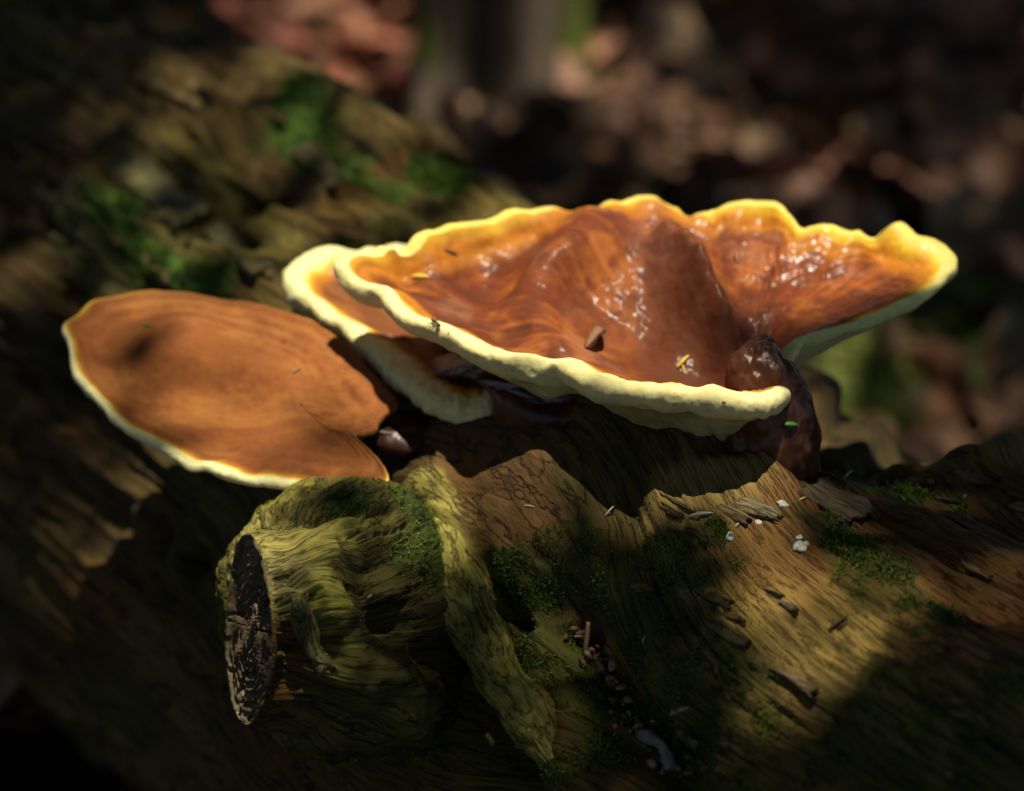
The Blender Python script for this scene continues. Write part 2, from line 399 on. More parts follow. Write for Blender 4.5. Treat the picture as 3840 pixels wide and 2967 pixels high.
for pts, w_ in (([(1080, 420), (1180, 540), (1290, 620), (1420, 690)], .013), ([(1580, 640), (1720, 720)], .008), ([(420, 740), (500, 900), (620, 1110)], .012), ([(1250, 330), (1400, 420)], .010), ([(700, 1080), (850, 1100)], .009), ([(3300, 1785), (3400, 1800)], .008)):
    m = paint(pts, w_, (.05, .13, .010), .9, noise=.8, streak=.5); moss = np.maximum(moss, m)
disp2 = .0012 * moss * (1 + fbm(lb[:, 0] * 260, lb[:, 1] * 260, lb[:, 2] * 260, 3, 37))
L3 += lrad * disp2[:, None]
c *= np.array([1.04, .93, .66], np.float32)
c = np.clip(c, .003, .8)

n, m_ = LS.shape
log_root = empty('fallen_log', LA - np.array([0, 0, .15]))
tag(log_root, 'decaying mossy fallen log with flaking grey-brown wood and a sawn branch stub', 'log')
Linv = -np.array(log_root.location)
LF = grid_faces(n, m_, wrap_m=True)[:, ::-1]
wood = mesh_np('wood', L3 + Linv, LF, M_WOOD, log_root, attrs={'pigment': c, 'flow': np.c_[flow, np.ones(len(flow))]})

L3n = grid_normals(L3.reshape(n, m_, 3), wrap_m=True).reshape(-1, 3)
L3n *= np.sign((L3n * lrad).sum(1))[:, None]
Lu, Lv, Lz = proj(L3)
Lface = ((L3 - CAM) * lrad).sum(1) < 0
def surf_pick(u, v):
    """log surface point and normal seen at a pixel of the photograph"""
    d = (Lu - u) ** 2 + (Lv - v) ** 2
    cand = np.where((d < 14 ** 2) & Lface)[0]
    i = cand[np.argmin(Lz[cand])] if len(cand) else np.argmin(np.where(Lface, d, 1e12))
    return L3[i], L3n[i]

# ------------------------------------------------------------------ the sawn branch stub with its swollen collar
class Relief:
    """a base surface with features placed on it at pixels of the photograph"""
    def __init__(s, B, Nn):
        s.B, s.N = B, Nn; s.u, s.v, s.z = proj(B); s.f = ((B - CAM) * Nn).sum(1) < 0
        s.D = np.zeros(len(B)); s.nz = vnoise(B[:, 0] * 90, B[:, 1] * 90, B[:, 2] * 90, 130)
        s.np_ = fbm(B[:, 0] * 80, B[:, 1] * 80, B[:, 2] * 80, 4, 131)
    def pick(s, pts):
        out = []
        for u, v in pts:
            d = np.where(s.f, (s.u - u) ** 2 + (s.v - v) ** 2, 1e12); out.append(s.B[np.argmin(d)])
        return np.array(out)
    def ridge(s, pts, w, amp, power=2., taper=0., rough=.2):
        Q = s.pick(pts); Q = smooth_line(Q, 5 * len(Q)) if len(Q) > 2 else Q
        d, t = polydist(s.B, Q); d = d * (1 + rough * s.nz); m = np.exp(-(d / w) ** power)
        if taper: m = m * sstep(0, taper, t) * sstep(1, 1 - taper, t)
        s.D += amp * m; return m
    def paint(s, c, pts, w, col, amt=1., noise=.6):
        d, t = polydist(s.B, s.pick(pts)); m = sstep(1.2, .75, d / w + noise * 1.6 * s.np_) * amt
        return mixc(c, col, m)
kc = unp(930, 2365, .912)                                   # centre of the sawn face
ke = -.935 * RT - .36 * FW + .02 * UP; ke /= np.linalg.norm(ke)   # the way the stub points
axis_pts = smooth_line([kc, kc - ke * .016, kc - ke * .026 + FW * .010, kc - ke * .031 + FW * .032 + UP * .002, kc - ke * .033 + FW * .085 + UP * .004], 260)
arc = np.r_[0, np.cumsum(np.linalg.norm(np.diff(axis_pts, axis=0), axis=1))]
rad_s = np.interp(arc, [0, .004, .012, .018, .024, .032, .045, .06, .08, .12], [.0305, .0318, .0314, .0325, .0375, .0415, .0445, .0465, .048, .050])
rad_s = np.convolve(np.pad(rad_s, 6, 'edge'), np.ones(13) / 13, 'valid')
Tn = np.gradient(axis_pts, axis=0); Tn /= np.linalg.norm(Tn, axis=1, keepdims=True)
n1v = UP - (Tn @ UP)[:, None] * Tn; n1v /= np.linalg.norm(n1v, axis=1, keepdims=True); n2v = np.cross(Tn, n1v)
ps = np.linspace(0, 2 * np.pi, 520, endpoint=False)
dirs = np.cos(ps)[None, :, None] * n1v[:, None] + np.sin(ps)[None, :, None] * n2v[:, None]
shape = 1 + .05 * np.cos(2 * ps) + .03 * np.cos(3 * ps + 1)
SB = axis_pts[:, None] + dirs * (rad_s[:, None, None] * shape[None, :, None])
SN = grid_normals(SB, True); SN *= np.sign((SN * dirs).sum(-1).mean())
sa = np.broadcast_to(arc[:, None], SB.shape[:2]).ravel(); sq = np.broadcast_to((ps * .036)[None], SB.shape[:2]).ravel(); spn = np.broadcast_to(ps[None], SB.shape[:2]).ravel()
st = Relief(SB.reshape(-1, 3), SN.reshape(-1, 3))
b = st.B
swirl = sq + .25 * sa + .006 * np.sin(sa * 90)
per = lambda k, f, sd, o=3, g=.5: fbm(np.cos(spn) * k, np.sin(spn) * k, sa * f, o, sd, g)
st.D += .0035 * per(1.6, 22, 140) + .0022 * per(4.5, 18, 141) + .0005 * per(17, 26, 142, 4, .6) + .0022 * fbm(b[:, 0] * 70, b[:, 1] * 70, b[:, 2] * 70, 4, 145) + .0008 * fbm(b[:, 0] * 260, b[:, 1] * 260, b[:, 2] * 260, 3, 146)
roll = per(2.2, 75, 143, 3); st.D += .0022 * roll * sstep(.03, .06, sa)
st.D -= .0032 * sstep(.05, 0, np.abs(per(6, 14, 144, 2))) * sstep(-.1, .2, st.np_)
# outer layer of wood that ends short of the saw cut, leaving the core bare on the near side
core = st.ridge([(1040, 2180), (1050, 2320), (1060, 2420)], .017, -.0065, 4, 0, .15)
st.ridge([(1060, 2560), (1040, 2660)], .016, -.003, 3)
st.ridge([(930, 2035), (985, 2080), (1050, 2130), (1095, 2160)], .0045, .003)
st.ridge([(1440, 1950), (1370, 1990), (1260, 2050), (1170, 2110), (1115, 2175), (1120, 2230)], .009, .0075, 3)
st.ridge([(1170, 2270), (1200, 2330), (1240, 2400), (1280, 2470), (1350, 2520), (1450, 2560), (1540, 2620), (1610, 2690)], .011, .009, 3)
st.ridge([(1290, 2180), (1310, 2260), (1360, 2310)], .010, .003)
st.ridge([(1310, 2200), (1330, 2260), (1390, 2320)], .0022, -.003)
st.ridge([(1130, 2245), (1160, 2290), (1190, 2370), (1225, 2440), (1270, 2490)], .0030, -.0055, 2.5, .1)
st.ridge([(1095, 2165), (1110, 2215), (1130, 2245)], .0024, -.006)
st.ridge([(1465, 1985), (1440, 2070), (1390, 2140), (1400, 2220), (1450, 2300), (1530, 2370)], .010, -.009, 2)
st.ridge([(1520, 2300), (1600, 2380), (1650, 2480)], .013, -.012, 2)
st.ridge([(1190, 1920), (1320, 1880), (1450, 1860)], .010, .006, 2)
st.ridge([(1140, 2000), (1250, 1975), (1380, 1960)], .003, -.004, 2, .2)
st.ridge([(1000, 2450), (1100, 2450), (1150, 2460)], .002, -.004)
st.ridge([(990, 2150), (1060, 2175), (1090, 2190)], .0018, -.0045)
for k_ in range(14):                                         # fibres of the bare core run towards the cut
    vv = 2190 + k_ * 40 + random.uniform(-8, 8)
    st.ridge([(985, vv), (1080 + random.uniform(-20, 20), vv + random.uniform(-12, 12))], .0011, -.0016 * random.uniform(.4, 1.3), 2, .2)
st.ridge([(1300, 2700), (1420, 2760), (1500, 2850)], .012, .005)
st.ridge([(1500, 2520), (1420, 2640), (1350, 2720)], .007, -.005, 2, .2)
st.D *= .12 + .88 * sstep(.0, .010, sa)
STP = b + st.N * st.D[:, None]
sg = per(3, 18, 150, 4); sf = per(22, 14, 151, 4, .6)
sc = np.tile(np.array((.125, .105, .026), np.float32), (len(b), 1)); sc = mixc(sc, (.21, .18, .055), sstep(-.1, .4, sg)); sc = mixc(sc, (.075, .07, .014), sstep(.05, .4, -sg))
sc = mixc(sc, (.10, .06, .024), sstep(.1, .4, st.np_) * .5)
sc = st.paint(sc, [(960, 2060), (1050, 2070), (1130, 2050)], .014, (.28, .24, .11), .8, .4)
sc = st.paint(sc, [(1400, 1990), (1280, 2060), (1170, 2140)], .013, (.31, .265, .10), .85, .4)
sc = st.paint(sc, [(1200, 2250), (1260, 2360), (1330, 2460), (1450, 2540), (1550, 2610)], .013, (.28, .26, .075), .85, .45)
sc = st.paint(sc, [(1030, 2170), (1040, 2320), (1050, 2400)], .013, (.19, .155, .085), .9, .3)
sc = st.paint(sc, [(1040, 2480), (1060, 2620), (1120, 2700)], .018, (.15, .075, .026), .9, .4)
sc = st.paint(sc, [(1560, 2080), (1600, 2200), (1540, 2300)], .03, (.06, .048, .018), .8, .5)
sc = st.paint(sc, [(1350, 2680), (1500, 2800)], .03, (.10, .085, .032), .8, .5)
stmoss = np.zeros(len(b))
for pts, w_ in (([(1590, 2000), (1600, 2090), (1560, 2060)], .009), ([(1250, 1940), (1350, 1950)], .006), ([(1480, 1900), (1560, 1930)], .008), ([(1500, 2900), (1700, 2900)], .02)):
    d, t = polydist(b, st.pick(pts)); m = sstep(1.2, .75, d / w_ + 1. * st.np_); stmoss = np.maximum(stmoss, m); sc = mixc(sc, (.04, .06, .012), m * .85)
sc = sc * np.array([1., 1., .55], np.float32)
sc = np.clip(sc * (1 + .2 * sf + .45 * fbm(b[:, 0] * 200, b[:, 1] * 200, b[:, 2] * 200, 4, 152))[:, None], .006, .8)
sflow = np.stack([sa * 1.0, np.cos(spn) * .035, np.sin(spn) * .035, np.ones(len(b))], -1)
stub = mesh_np('branch_stub', STP + Linv, grid_faces(*SB.shape[:2], wrap_m=True), M_WOOD_B, log_root, attrs={'pigment': sc, 'flow': sflow})
st.u, st.v, st.z = proj(STP)
def stub_pick(u, v):
    d = (st.u - u) ** 2 + (st.v - v) ** 2; cand = np.where((d < 200) & st.f)[0]
    i = cand[np.argmin(st.z[cand])] if len(cand) else np.argmin(np.where(st.f, d, 1e12)); return STP[i], st.N[i]
# the sawn face: slightly dished, checked and ringed
rimP = STP.reshape(SB.shape)[0]; cen = rimP.mean(0)
k = np.linspace(1, 0.0, 60)[:, None, None]
FP = cen + (rimP - cen)[None] * k
fa = np.broadcast_to(ps[None], FP.shape[:2]); fr_ = np.broadcast_to(k[..., 0], FP.shape[:2])
fd = -.0012 * sstep(1, .85, fr_) + .0016 * fbm(FP[..., 0] * 60, FP[..., 1] * 160, FP[..., 2] * 160, 4, 160) - .004 * sstep(.06, 0, np.abs(fbm(np.cos(fa) * 3, np.sin(fa) * 3, fr_ * .6, 2, 161))) * sstep(.1, .4, fr_)
fd += .0006 * np.sin(fr_ * 60 + 2 * fbm(np.cos(fa) * 2, np.sin(fa) * 2, fr_ * 2, 2, 163)); fd[0] = 0
FP = FP + ke * fd[..., None]
fcn = fbm(FP[..., 0] * 90, FP[..., 1] * 90, FP[..., 2] * 90, 4, 162)
fc = mixc(np.tile(np.array((.10, .068, .034), np.float32), fcn.shape + (1,)), (.17, .125, .065), sstep(0, .4, fcn)); fc = mixc(fc, (.13, .11, .06), sstep(.9, 1, fr_) * .6)
fc = mixc(fc, (.03, .02, .012), sstep(.3, 1, np.sin(fr_ * 60)) * .4)
mesh_np('cut_face', FP.reshape(-1, 3) + Linv, grid_faces(*FP.shape[:2], wrap_m=True)[:, ::-1], M_CUT, stub, attrs={'pigment': fc.reshape(-1, 3)})

# a curved sliver of wood lying free along the collar, and curling flakes of bark on the log
def strip(rows, thick, bow=.0, nseg=14, nrow=50, seed=1, amp=.0006):
    """rows: (left edge point, right edge point); a curved plank with thickness"""
    Lf = smooth_line([r[0] for r in rows], nrow); Rt = smooth_line([r[1] for r in rows], nrow)
    t = np.linspace(0, 1, nseg)[None, :, None]
    P = Lf[:, None] * (1 - t) + Rt[:, None] * t
    Nn = grid_normals(P); Nn *= np.sign(-(Nn @ FW).mean())
    P = P + Nn * (bow * (1 - (2 * t - 1) ** 2) + amp * fbm(P[..., 0] * 200, P[..., 1] * 200, P[..., 2] * 200, 3, seed)[..., None])
    rag = .0022 * fbm(t[0, :, 0] * 9, t[0, :, 0] * 0, t[0, :, 0] * 0 + seed, 3, seed + 2)
    ax_ = (Lf[-1] - Lf[0]); ax_ = ax_ / np.linalg.norm(ax_)
    e = np.zeros((nrow, nseg)); e[0] = rag; e[-1] = rag[::-1]; e[1] = rag * .6; e[-2] = rag[::-1] * .6
    P = P + e[..., None] * ax_
    ring = np.concatenate([P, (P - Nn * thick)[:, ::-1]], 1)       # wrap round: front then back
    return ring
def strip_mesh(name, ring, parent, col, col2, seed, inv, mat=None):
    n_, m2 = ring.shape[:2]
    V = ring.reshape(-1, 3); F = grid_faces(n_, m2, wrap_m=True)
    h = m2 // 2
    ends = []
    for row in (0, n_ - 1):
        for j in range(h - 1):
            a = [row * m2 + j, row * m2 + j + 1, row * m2 + m2 - 2 - j, row * m2 + m2 - 1 - j]; ends.append(a if row else a[::-1])
    F = np.r_[F, np.array(ends)][:, ::-1]
    nz = fbm(V[:, 0] * 120, V[:, 1] * 120, V[:, 2] * 120, 4, seed)
    pc = mixc(np.tile(np.array(col, np.float32), (len(V), 1)), col2, sstep(-.1, .4, nz))
    cen_ = V.mean(0); axd = V[-1] - V[0]; axd = axd / np.linalg.norm(axd); al = (V - cen_) @ axd
    fl = np.c_[al, (V - cen_) - al[:, None] * axd][:, :4]; fl = np.c_[fl[:, :3] * 1., np.ones(len(V))]
    return mesh_np(name, V + inv, F, mat or M_WOOD, parent, attrs={'pigment': pc, 'flow': fl})
def stub_edge(pts, lift):
    return [stub_pick(*p)[0] + stub_pick(*p)[1] * lift for p in pts]
lf = [(1078, 2255), (1072, 2300), (1090, 2370), (1108, 2420), (1150, 2470), (1195, 2500)]
rg = [(1128, 2245), (1155, 2290), (1180, 2370), (1205, 2420), (1240, 2475), (1265, 2500)]
A_, B_ = stub_edge(lf, .0012), stub_edge(rg, .0018)
strip_mesh('wood_sliver', strip(list(zip(A_, B_)), .004, .0015, seed=4), log_root, (.16, .14, .045), (.12, .11, .035), 9, Linv)
def flake(px, lift0, lift1, col, col2, seed, th=.0012):
    rows = []
    for i, (a, b_) in enumerate(px):
        f = i / (len(px) - 1); l = lerp(lift0, lift1, f ** 1.5)
        pa, na = surf_pick(*a); pb, nb = surf_pick(*b_); rows.append((pa + na * l, pb + nb * l))
    strip_mesh('bark_flake', strip(rows, th, .0006, seed=seed, nrow=30), log_root, col, col2, seed + 40, Linv)
def strip_lo(rows, th, seed): return strip(rows, th, .0004, nseg=6, nrow=12, seed=seed)
rf = np.random.default_rng(77)
gd = np.array([1, .58]) / np.hypot(1, .58); gn = np.array([-gd[1], gd[0]])
for i in range(55):
    u0, v0 = (rf.uniform(2350, 3800), rf.uniform(1800, 2900)) if i < 32 else (rf.uniform(200, 1800), rf.uniform(200, 1000))
    if i >= 32 and v0 > 250 + (u0 - 200) * .9 + 700: continue
    if i >= 32 and v0 < 200 + (u0 - 862) * .6: continue
    L_, w_ = rf.uniform(40, 170) * (1 if i < 32 else 1.6), rf.uniform(10, 38) * (1 if i < 32 else 1.5)
    g2 = gd + gn * rf.normal() * .12; rows = []
    for k_ in range(4):
        cpt = np.array([u0, v0]) + g2 * L_ * k_ / 3; wk = w_ * (1 - .35 * abs(k_ - 1.2) / 2)
        pa, na = surf_pick(*(cpt - gn * wk / 2)); pb, nb = surf_pick(*(cpt + gn * wk / 2)); l = .0005 + rf.uniform(.0003, .0014) * (k_ / 3) ** 2
        rows.append((pa + na * l, pb + nb * l))
    if np.linalg.norm(rows[0][0] - rows[-1][0]) > .05: continue
    t_ = rf.uniform(.9, 1.7); strip_mesh('wood_flake', strip_lo(rows, .0009, i), log_root, (.13 * t_, .088 * t_, .03 * t_), (.085 * t_, .06 * t_, .02 * t_), i + 100, Linv)
flake([((2990, 1840), (3090, 1790)), ((3060, 1880), (3170, 1830)), ((3120, 1925), (3240, 1870)), ((3185, 1965), (3290, 1915))], .0004, .0022, (.15, .105, .045), (.10, .068, .03), 1)
flake([((2740, 1880), (2800, 1850)), ((2810, 1915), (2880, 1880)), ((2900, 1950), (2935, 1930))], .0002, .0016, (.24, .185, .09), (.19, .15, .08), 2)
flake([((2680, 1900), (2730, 1880)), ((2740, 1935), (2790, 1905)), ((2790, 1965), (2825, 1940))], .0002, .0014, (.2, .14, .06), (.16, .11, .055), 3)
flake([((2915, 2260), (2935, 2245)), ((2955, 2285), (2975, 2265)), ((2985, 2300), (2990, 2285))], .0006, .002, (.15, .11, .065), (.1, .075, .045), 4)
flake([((3560, 1770), (3590, 1750)), ((3640, 1800), (3680, 1775)), ((3700, 1830), (3720, 1810))], .0006, .003, (.16, .10, .045), (.1, .07, .03), 5)
flake([((2640, 2330), (2680, 2310)), ((2720, 2390), (2770, 2360)), ((2790, 2430), (2820, 2410))], .0006, .002, (.15, .11, .04), (.11, .09, .03), 6)
flake([((2880, 2520), (2900, 2500)), ((2960, 2560), (2985, 2540)), ((3050, 2600), (3060, 2590))], .0006, .002, (.22, .15, .075), (.16, .11, .05), 7)
flake([((760, 860), (840, 830)), ((880, 960), (960, 920)), ((960, 1040), (1040, 1000))], .001, .005, (.13, .12, .045), (.09, .08, .03), 8, .003)
flake([((420, 620), (540, 560)), ((560, 760), (680, 700)), ((660, 860), (760, 800))], .001, .007, (.14, .13, .05), (.1, .09, .035), 10, .003)
flake([((1080, 560), (1180, 520)), ((1180, 660), (1260, 620)), ((1240, 720), (1300, 690))], .001, .006, (.15, .12, .05), (.1, .08, .035), 11, .003)

# raised ribs of pale wood that curve down past the hollow
def rib(px, half, high, seed, col, col2, lift=.002, ends=(.5, .6)):
    Q = []; Nn = []
    for p in px: a = log_pick([p])[0]; Q.append(a - FW * .006); Nn.append(-FW)
    n_ = 260; Q = smooth_line(Q, n_); Nn = smooth_line(Nn, n_); ker = np.ones(21) / 21
    for arr in (Q, Nn):
        for j in range(3): arr[:, j] = np.convolve(np.pad(arr[:, j], 10, 'reflect', reflect_type='odd'), ker, 'valid')
    T_ = np.gradient(Q, axis=0); T_ /= np.linalg.norm(T_, axis=1, keepdims=True); Nn = -FW + .35 * UP - (T_ @ (-FW + .35 * UP))[:, None] * T_; Nn /= np.linalg.norm(Nn, axis=1, keepdims=True); Sd = np.cross(T_, Nn)
    t = np.linspace(0, 1, n_); prof_ = np.minimum(sstep(-.02, .18, t) * (1 - ends[0]) + ends[0], sstep(1.02, .85, t) * (1 - ends[1]) + ends[1]) * (1 + .22 * vnoise(t * 9 + seed, t * 0, t * 0, seed))
    a = np.linspace(0, 2 * np.pi, 96, endpoint=False)
    ca, sa_ = np.cos(a), np.sin(a); sq_ = np.sign(ca) * np.abs(ca) ** .8; sz_ = np.sign(sa_) * np.abs(sa_) ** .7
    P = Q[:, None] + Nn[:, None] * lift + Sd[:, None] * (half * prof_[:, None] * sq_[None])[..., None] + Nn[:, None] * (high * prof_[:, None] * sz_[None])[..., None]
    dirn = P - Q[:, None]; dirn /= np.linalg.norm(dirn, axis=-1, keepdims=True)
    sl = np.cumsum(np.r_[0, np.linalg.norm(np.diff(Q, axis=0), axis=1)])[:, None] + 0 * a[None]; A_ = a[None] + 0 * sl
    D_ = .0028 * fbm(P[..., 0] * 75, P[..., 1] * 75, P[..., 2] * 75, 4, seed) + .0006 * fbm(np.cos(A_) * 6, np.sin(A_) * 6, sl * 30, 4, seed + 3, .6) - .0022 * sstep(.05, 0, np.abs(fbm(np.cos(A_) * 3, np.sin(A_) * 3, sl * 22, 2, seed + 5)))
    D_ -= .0025 * sstep(.42, .6, fbm(P[..., 0] * 90, P[..., 1] * 90, P[..., 2] * 90, 3, seed + 8))
    P = P + dirn * D_[..., None]
    nz = fbm(P[..., 0] * 90, P[..., 1] * 90, P[..., 2] * 90, 4, seed + 6); nf = fbm(np.cos(A_) * 14, np.sin(A_) * 14, sl * 30, 4, seed + 7, .6)
    pc_ = mixc(np.tile(np.array(col, np.float32), nz.shape + (1,)), col2, sstep(-.1, .35, nz)); pc_ = mixc(pc_, (.09, .06, .022), sstep(.2, .5, fbm(P[..., 0] * 40, P[..., 1] * 40, P[..., 2] * 40, 3, seed + 9)) * .7); pc_ = pc_ * (1 + .2 * nf + .5 * fbm(P[..., 0] * 220, P[..., 1] * 220, P[..., 2] * 220, 4, seed + 12))[..., None]
    fl = np.stack([sl, np.cos(A_) * half, np.sin(A_) * half, 1 + 0 * sl], -1)
    mesh_np('wood_rib', P.reshape(-1, 3) + Linv, grid_faces(n_, 96, wrap_m=True)[:, ::-1], M_WOOD_B, log_root, attrs={'pigment': np.clip(pc_ * np.array([1, 1, .6]), .004, .8).reshape(-1, 3), 'flow': fl.reshape(-1, 4)})
rib([(1600, 1880), (1640, 1970), (1680, 2080), (1720, 2200), (1765, 2310), (1810, 2410), (1870, 2510), (1950, 2620), (2030, 2740), (2090, 2830), (2150, 2920)], .0088, .0065, 11, (.30, .27, .095), (.20, .185, .05), .002, (.4, .5))
# ------------------------------------------------------------------ bracket mushrooms
def tps_fit(XY, Z, lam=1e-7):
    n = len(XY); d2 = ((XY[:, None] - XY[None]) ** 2).sum(-1)
    K = np.where(d2 > 0, d2 * np.log(d2 + 1e-30), 0) * .5 + lam * np.eye(n)
    Pm = np.c_[np.ones(n), XY]; A = np.block([[K, Pm], [Pm.T, np.zeros((3, 3))]])
    return np.linalg.solve(A, np.r_[Z, 0, 0, 0])
def tps_eval(sol, XY, q):
    out = np.empty(len(q))
    for i in range(0, len(q), 40000):
        b = q[i:i + 40000]; d2 = ((b[:, None] - XY[None]) ** 2).sum(-1)
        out[i:i + 40000] = (np.where(d2 > 0, d2 * np.log(d2 + 1e-30), 0) * .5) @ sol[:len(XY)] + sol[-3] + b @ sol[-2:]
    return out
def gsm(a, k):                               # periodic smoothing
    w = np.exp(-.5 * (np.arange(-3 * k, 3 * k + 1) / k) ** 2); w /= w.sum()
    return np.convolve(np.r_[a[-3 * k:], a, a[:3 * k]], w, 'valid')

def make_cap(root, plane, center, outline, ctrl, thick, rimw, colour, nth=1000, ntop=190, nrim=34, nund=40, stem_t=.002,
             lump=.0006, seed=1, fine=None, smooth=2, nosplit=False):
    """plane = (P0, gx, gy); outline rows (u, v, height, dv); ctrl rows (u, v, height). All heights in metres above the tilted plane."""
    P0, gx, gy = plane
    def cut(u, v, h):
        d = ray(u, v); k = d[2] - gx * d[0] - gy * d[1]
        t = (P0[2] + h - CAM[2] + gx * (CAM[0] - P0[0]) + gy * (CAM[1] - P0[1])) / k
        return CAM + t * d
    c0 = cut(*center, 0)
    E = np.array([cut(u, v + dv, h) for u, v, h, dv in outline])
    th = np.arctan2(E[:, 1] - c0[1], E[:, 0] - c0[0]); rr = np.hypot(E[:, 0] - c0[0], E[:, 1] - c0[1])
    o = np.argsort(th); th, rr, ez = th[o], rr[o], E[o, 2]
    TH = np.linspace(-np.pi, np.pi, nth, endpoint=False)
    Rr = gsm(np.interp(TH, th, rr, period=2 * np.pi), smooth); ZE = gsm(np.interp(TH, th, ez, period=2 * np.pi), smooth * 2)
    cs, sn = np.cos(TH), np.sin(TH)
    Tk = thick(TH); Wr = rimw(TH)
    nzT = fbm(cs * Rr * 90 + 3, sn * Rr * 90, TH * 0, 3, seed + 40)
    Tk = Tk * (1 + .28 * nzT); Wr = np.minimum(Wr * (1 + .2 * nzT), Rr * .4)
    # smooth height over the cap
    k = np.arange(0, nth, 14)
    XYe = np.c_[c0[0] + cs[k] * (Rr[k] - Wr[k]), c0[1] + sn[k] * (Rr[k] - Wr[k])]; Ze = ZE[k] + Tk[k] * .5
    Cc = np.array([cut(u, v, h) for u, v, h in ctrl])
    XY = np.r_[XYe, Cc[:, :2]]; ZZ = np.r_[Ze, Cc[:, 2]]
    sol = tps_fit(XY, ZZ, 2e-6)
    tt = np.linspace(stem_t, 1, ntop) ** .8
    rt_ = tt[:, None] * (Rr - Wr)[None]
    X = c0[0] + rt_ * cs; Y = c0[1] + rt_ * sn
    Zt = tps_eval(sol, XY, np.c_[X.ravel(), Y.ravel()]).reshape(X.shape)
    al = np.linspace(0, np.pi, nrim + 1)[1:]
    zt = Zt[-1]
    slope = np.clip((Zt[-1] - Zt[-4]) / (rt_[-1] - rt_[-4] + 1e-9), -.6, .6)
    rr_ = (Rr - Wr)[None] + Wr[None] * (np.sin(al)[:, None] ** .85)
    Zr = zt[None] - Tk[None] * .5 * (1 - np.sign(np.cos(al)) * np.abs(np.cos(al)) ** .85)[:, None] + slope[None] * Wr[None] * np.sin(al)[:, None] * .5
    Xr = c0[0] + rr_ * cs; Yr = c0[1] + rr_ * sn
    tu = np.linspace(1, .12, nund + 1)[1:]
    ru = tu[:, None] * (Rr - Wr)[None]
    idx = np.clip(np.searchsorted(tt, tu), 0, ntop - 1)
    th_u = Tk[None] + (.010) * ((1 - tu) ** 1.3)[:, None]
    Zu = gsm_rows(Zt[idx]) - th_u
    Xu = c0[0] + ru * cs; Yu = c0[1] + ru * sn
    P = np.stack([np.r_[X, Xr, Xu], np.r_[Y, Yr, Yu], np.r_[Zt, Zr, Zu]], -1)
    edge = np.r_[Rr[None] - rt_, (Rr[None] - rr_) * .25 , Rr[None] - ru] * 1000       # mm from the margin
    part = np.r_[np.zeros(ntop), np.ones(nrim), np.full(nund, 2)]
    N = grid_normals(P, wrap_m=True); 
    if N[ntop // 2, :, 2].mean() < 0: N = -N
    # lumps, wrinkles
    fade = np.r_[sstep(.2, .75, tt), np.ones(nrim), np.ones(nund)][:, None]
    x, y, z = P[..., 0], P[..., 1], P[..., 2]
    D = lump * fbm(x * 130, y * 130, z * 130, 3, seed) + lump * np.where(part[:, None] == 0, .12, .35) * fbm(x * 420, y * 420, z * 420, 3, seed + 5)
    if fine is not None: D = D + fine(P, TH[None] + 0 * x, edge, part[:, None] + 0 * x, fade)
    P = P + N * D[..., None]
    N = grid_normals(P, wrap_m=True)
    if N[ntop // 2, :, 2].mean() < 0: N = -N; flip = True
    else: flip = False
    pig, matte = colour(P, TH[None] + 0 * x, edge, part[:, None] + 0 * x, fade)
    rows = len(P); F = grid_faces(rows, nth, wrap_m=True).reshape(rows - 1, nth, 4)
    if not flip: F = F[..., ::-1]
    out = {}
    inv = -np.array(root.location)
    a0, a1 = ntop - 1, ntop - 1 + nrim
    for nm, lo, hi, mat in (('cap', 0, a0, M_CAP), ('rim', a0, a1, M_CAP), ('pore_surface', a1, rows - 1, M_PORE)):
        f = F[lo:hi].reshape(-1, 4) - lo * nth
        sl = slice(lo, hi + 1)
        V = P[sl].reshape(-1, 3)
        nn = N[sl].reshape(-1, 3); pg = pig[sl].reshape(-1, 3); mt = matte[sl].ravel()
        ob = mesh_np(nm, V + inv, f, mat, root, attrs={'pigment': pg, 'matte': mt}, normals=nn)
        out[nm] = ob
    out.update(P=P, N=N, part=part, c0=c0, cut=cut)
    return out
def gsm_rows(Z):
    return Z
def cap_pick(cp, u, v, rows=None):
    P = cp['P'].reshape(-1, 3); N = cp['N'].reshape(-1, 3)
    if 'proj' not in cp: cp['proj'] = proj(P); cp['fac'] = ((P - CAM) * N).sum(1) < 0
    pu, pv, pz = cp['proj']; d = (pu - u) ** 2 + (pv - v) ** 2
    cand = np.where((d < 100) & cp['fac'])[0]
    i = cand[np.argmin(pz[cand])] if len(cand) else np.argmin(np.where(cp['fac'], d, 1e12))
    return P[i], N[i]

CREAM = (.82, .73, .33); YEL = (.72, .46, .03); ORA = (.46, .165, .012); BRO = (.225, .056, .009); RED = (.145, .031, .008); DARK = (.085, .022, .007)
def ang_w(TH, a0, w):                        # bump of 1 around an angle
    d = (TH - a0 + np.pi) % (2 * np.pi) - np.pi
    return np.exp(-(d / w) ** 2)

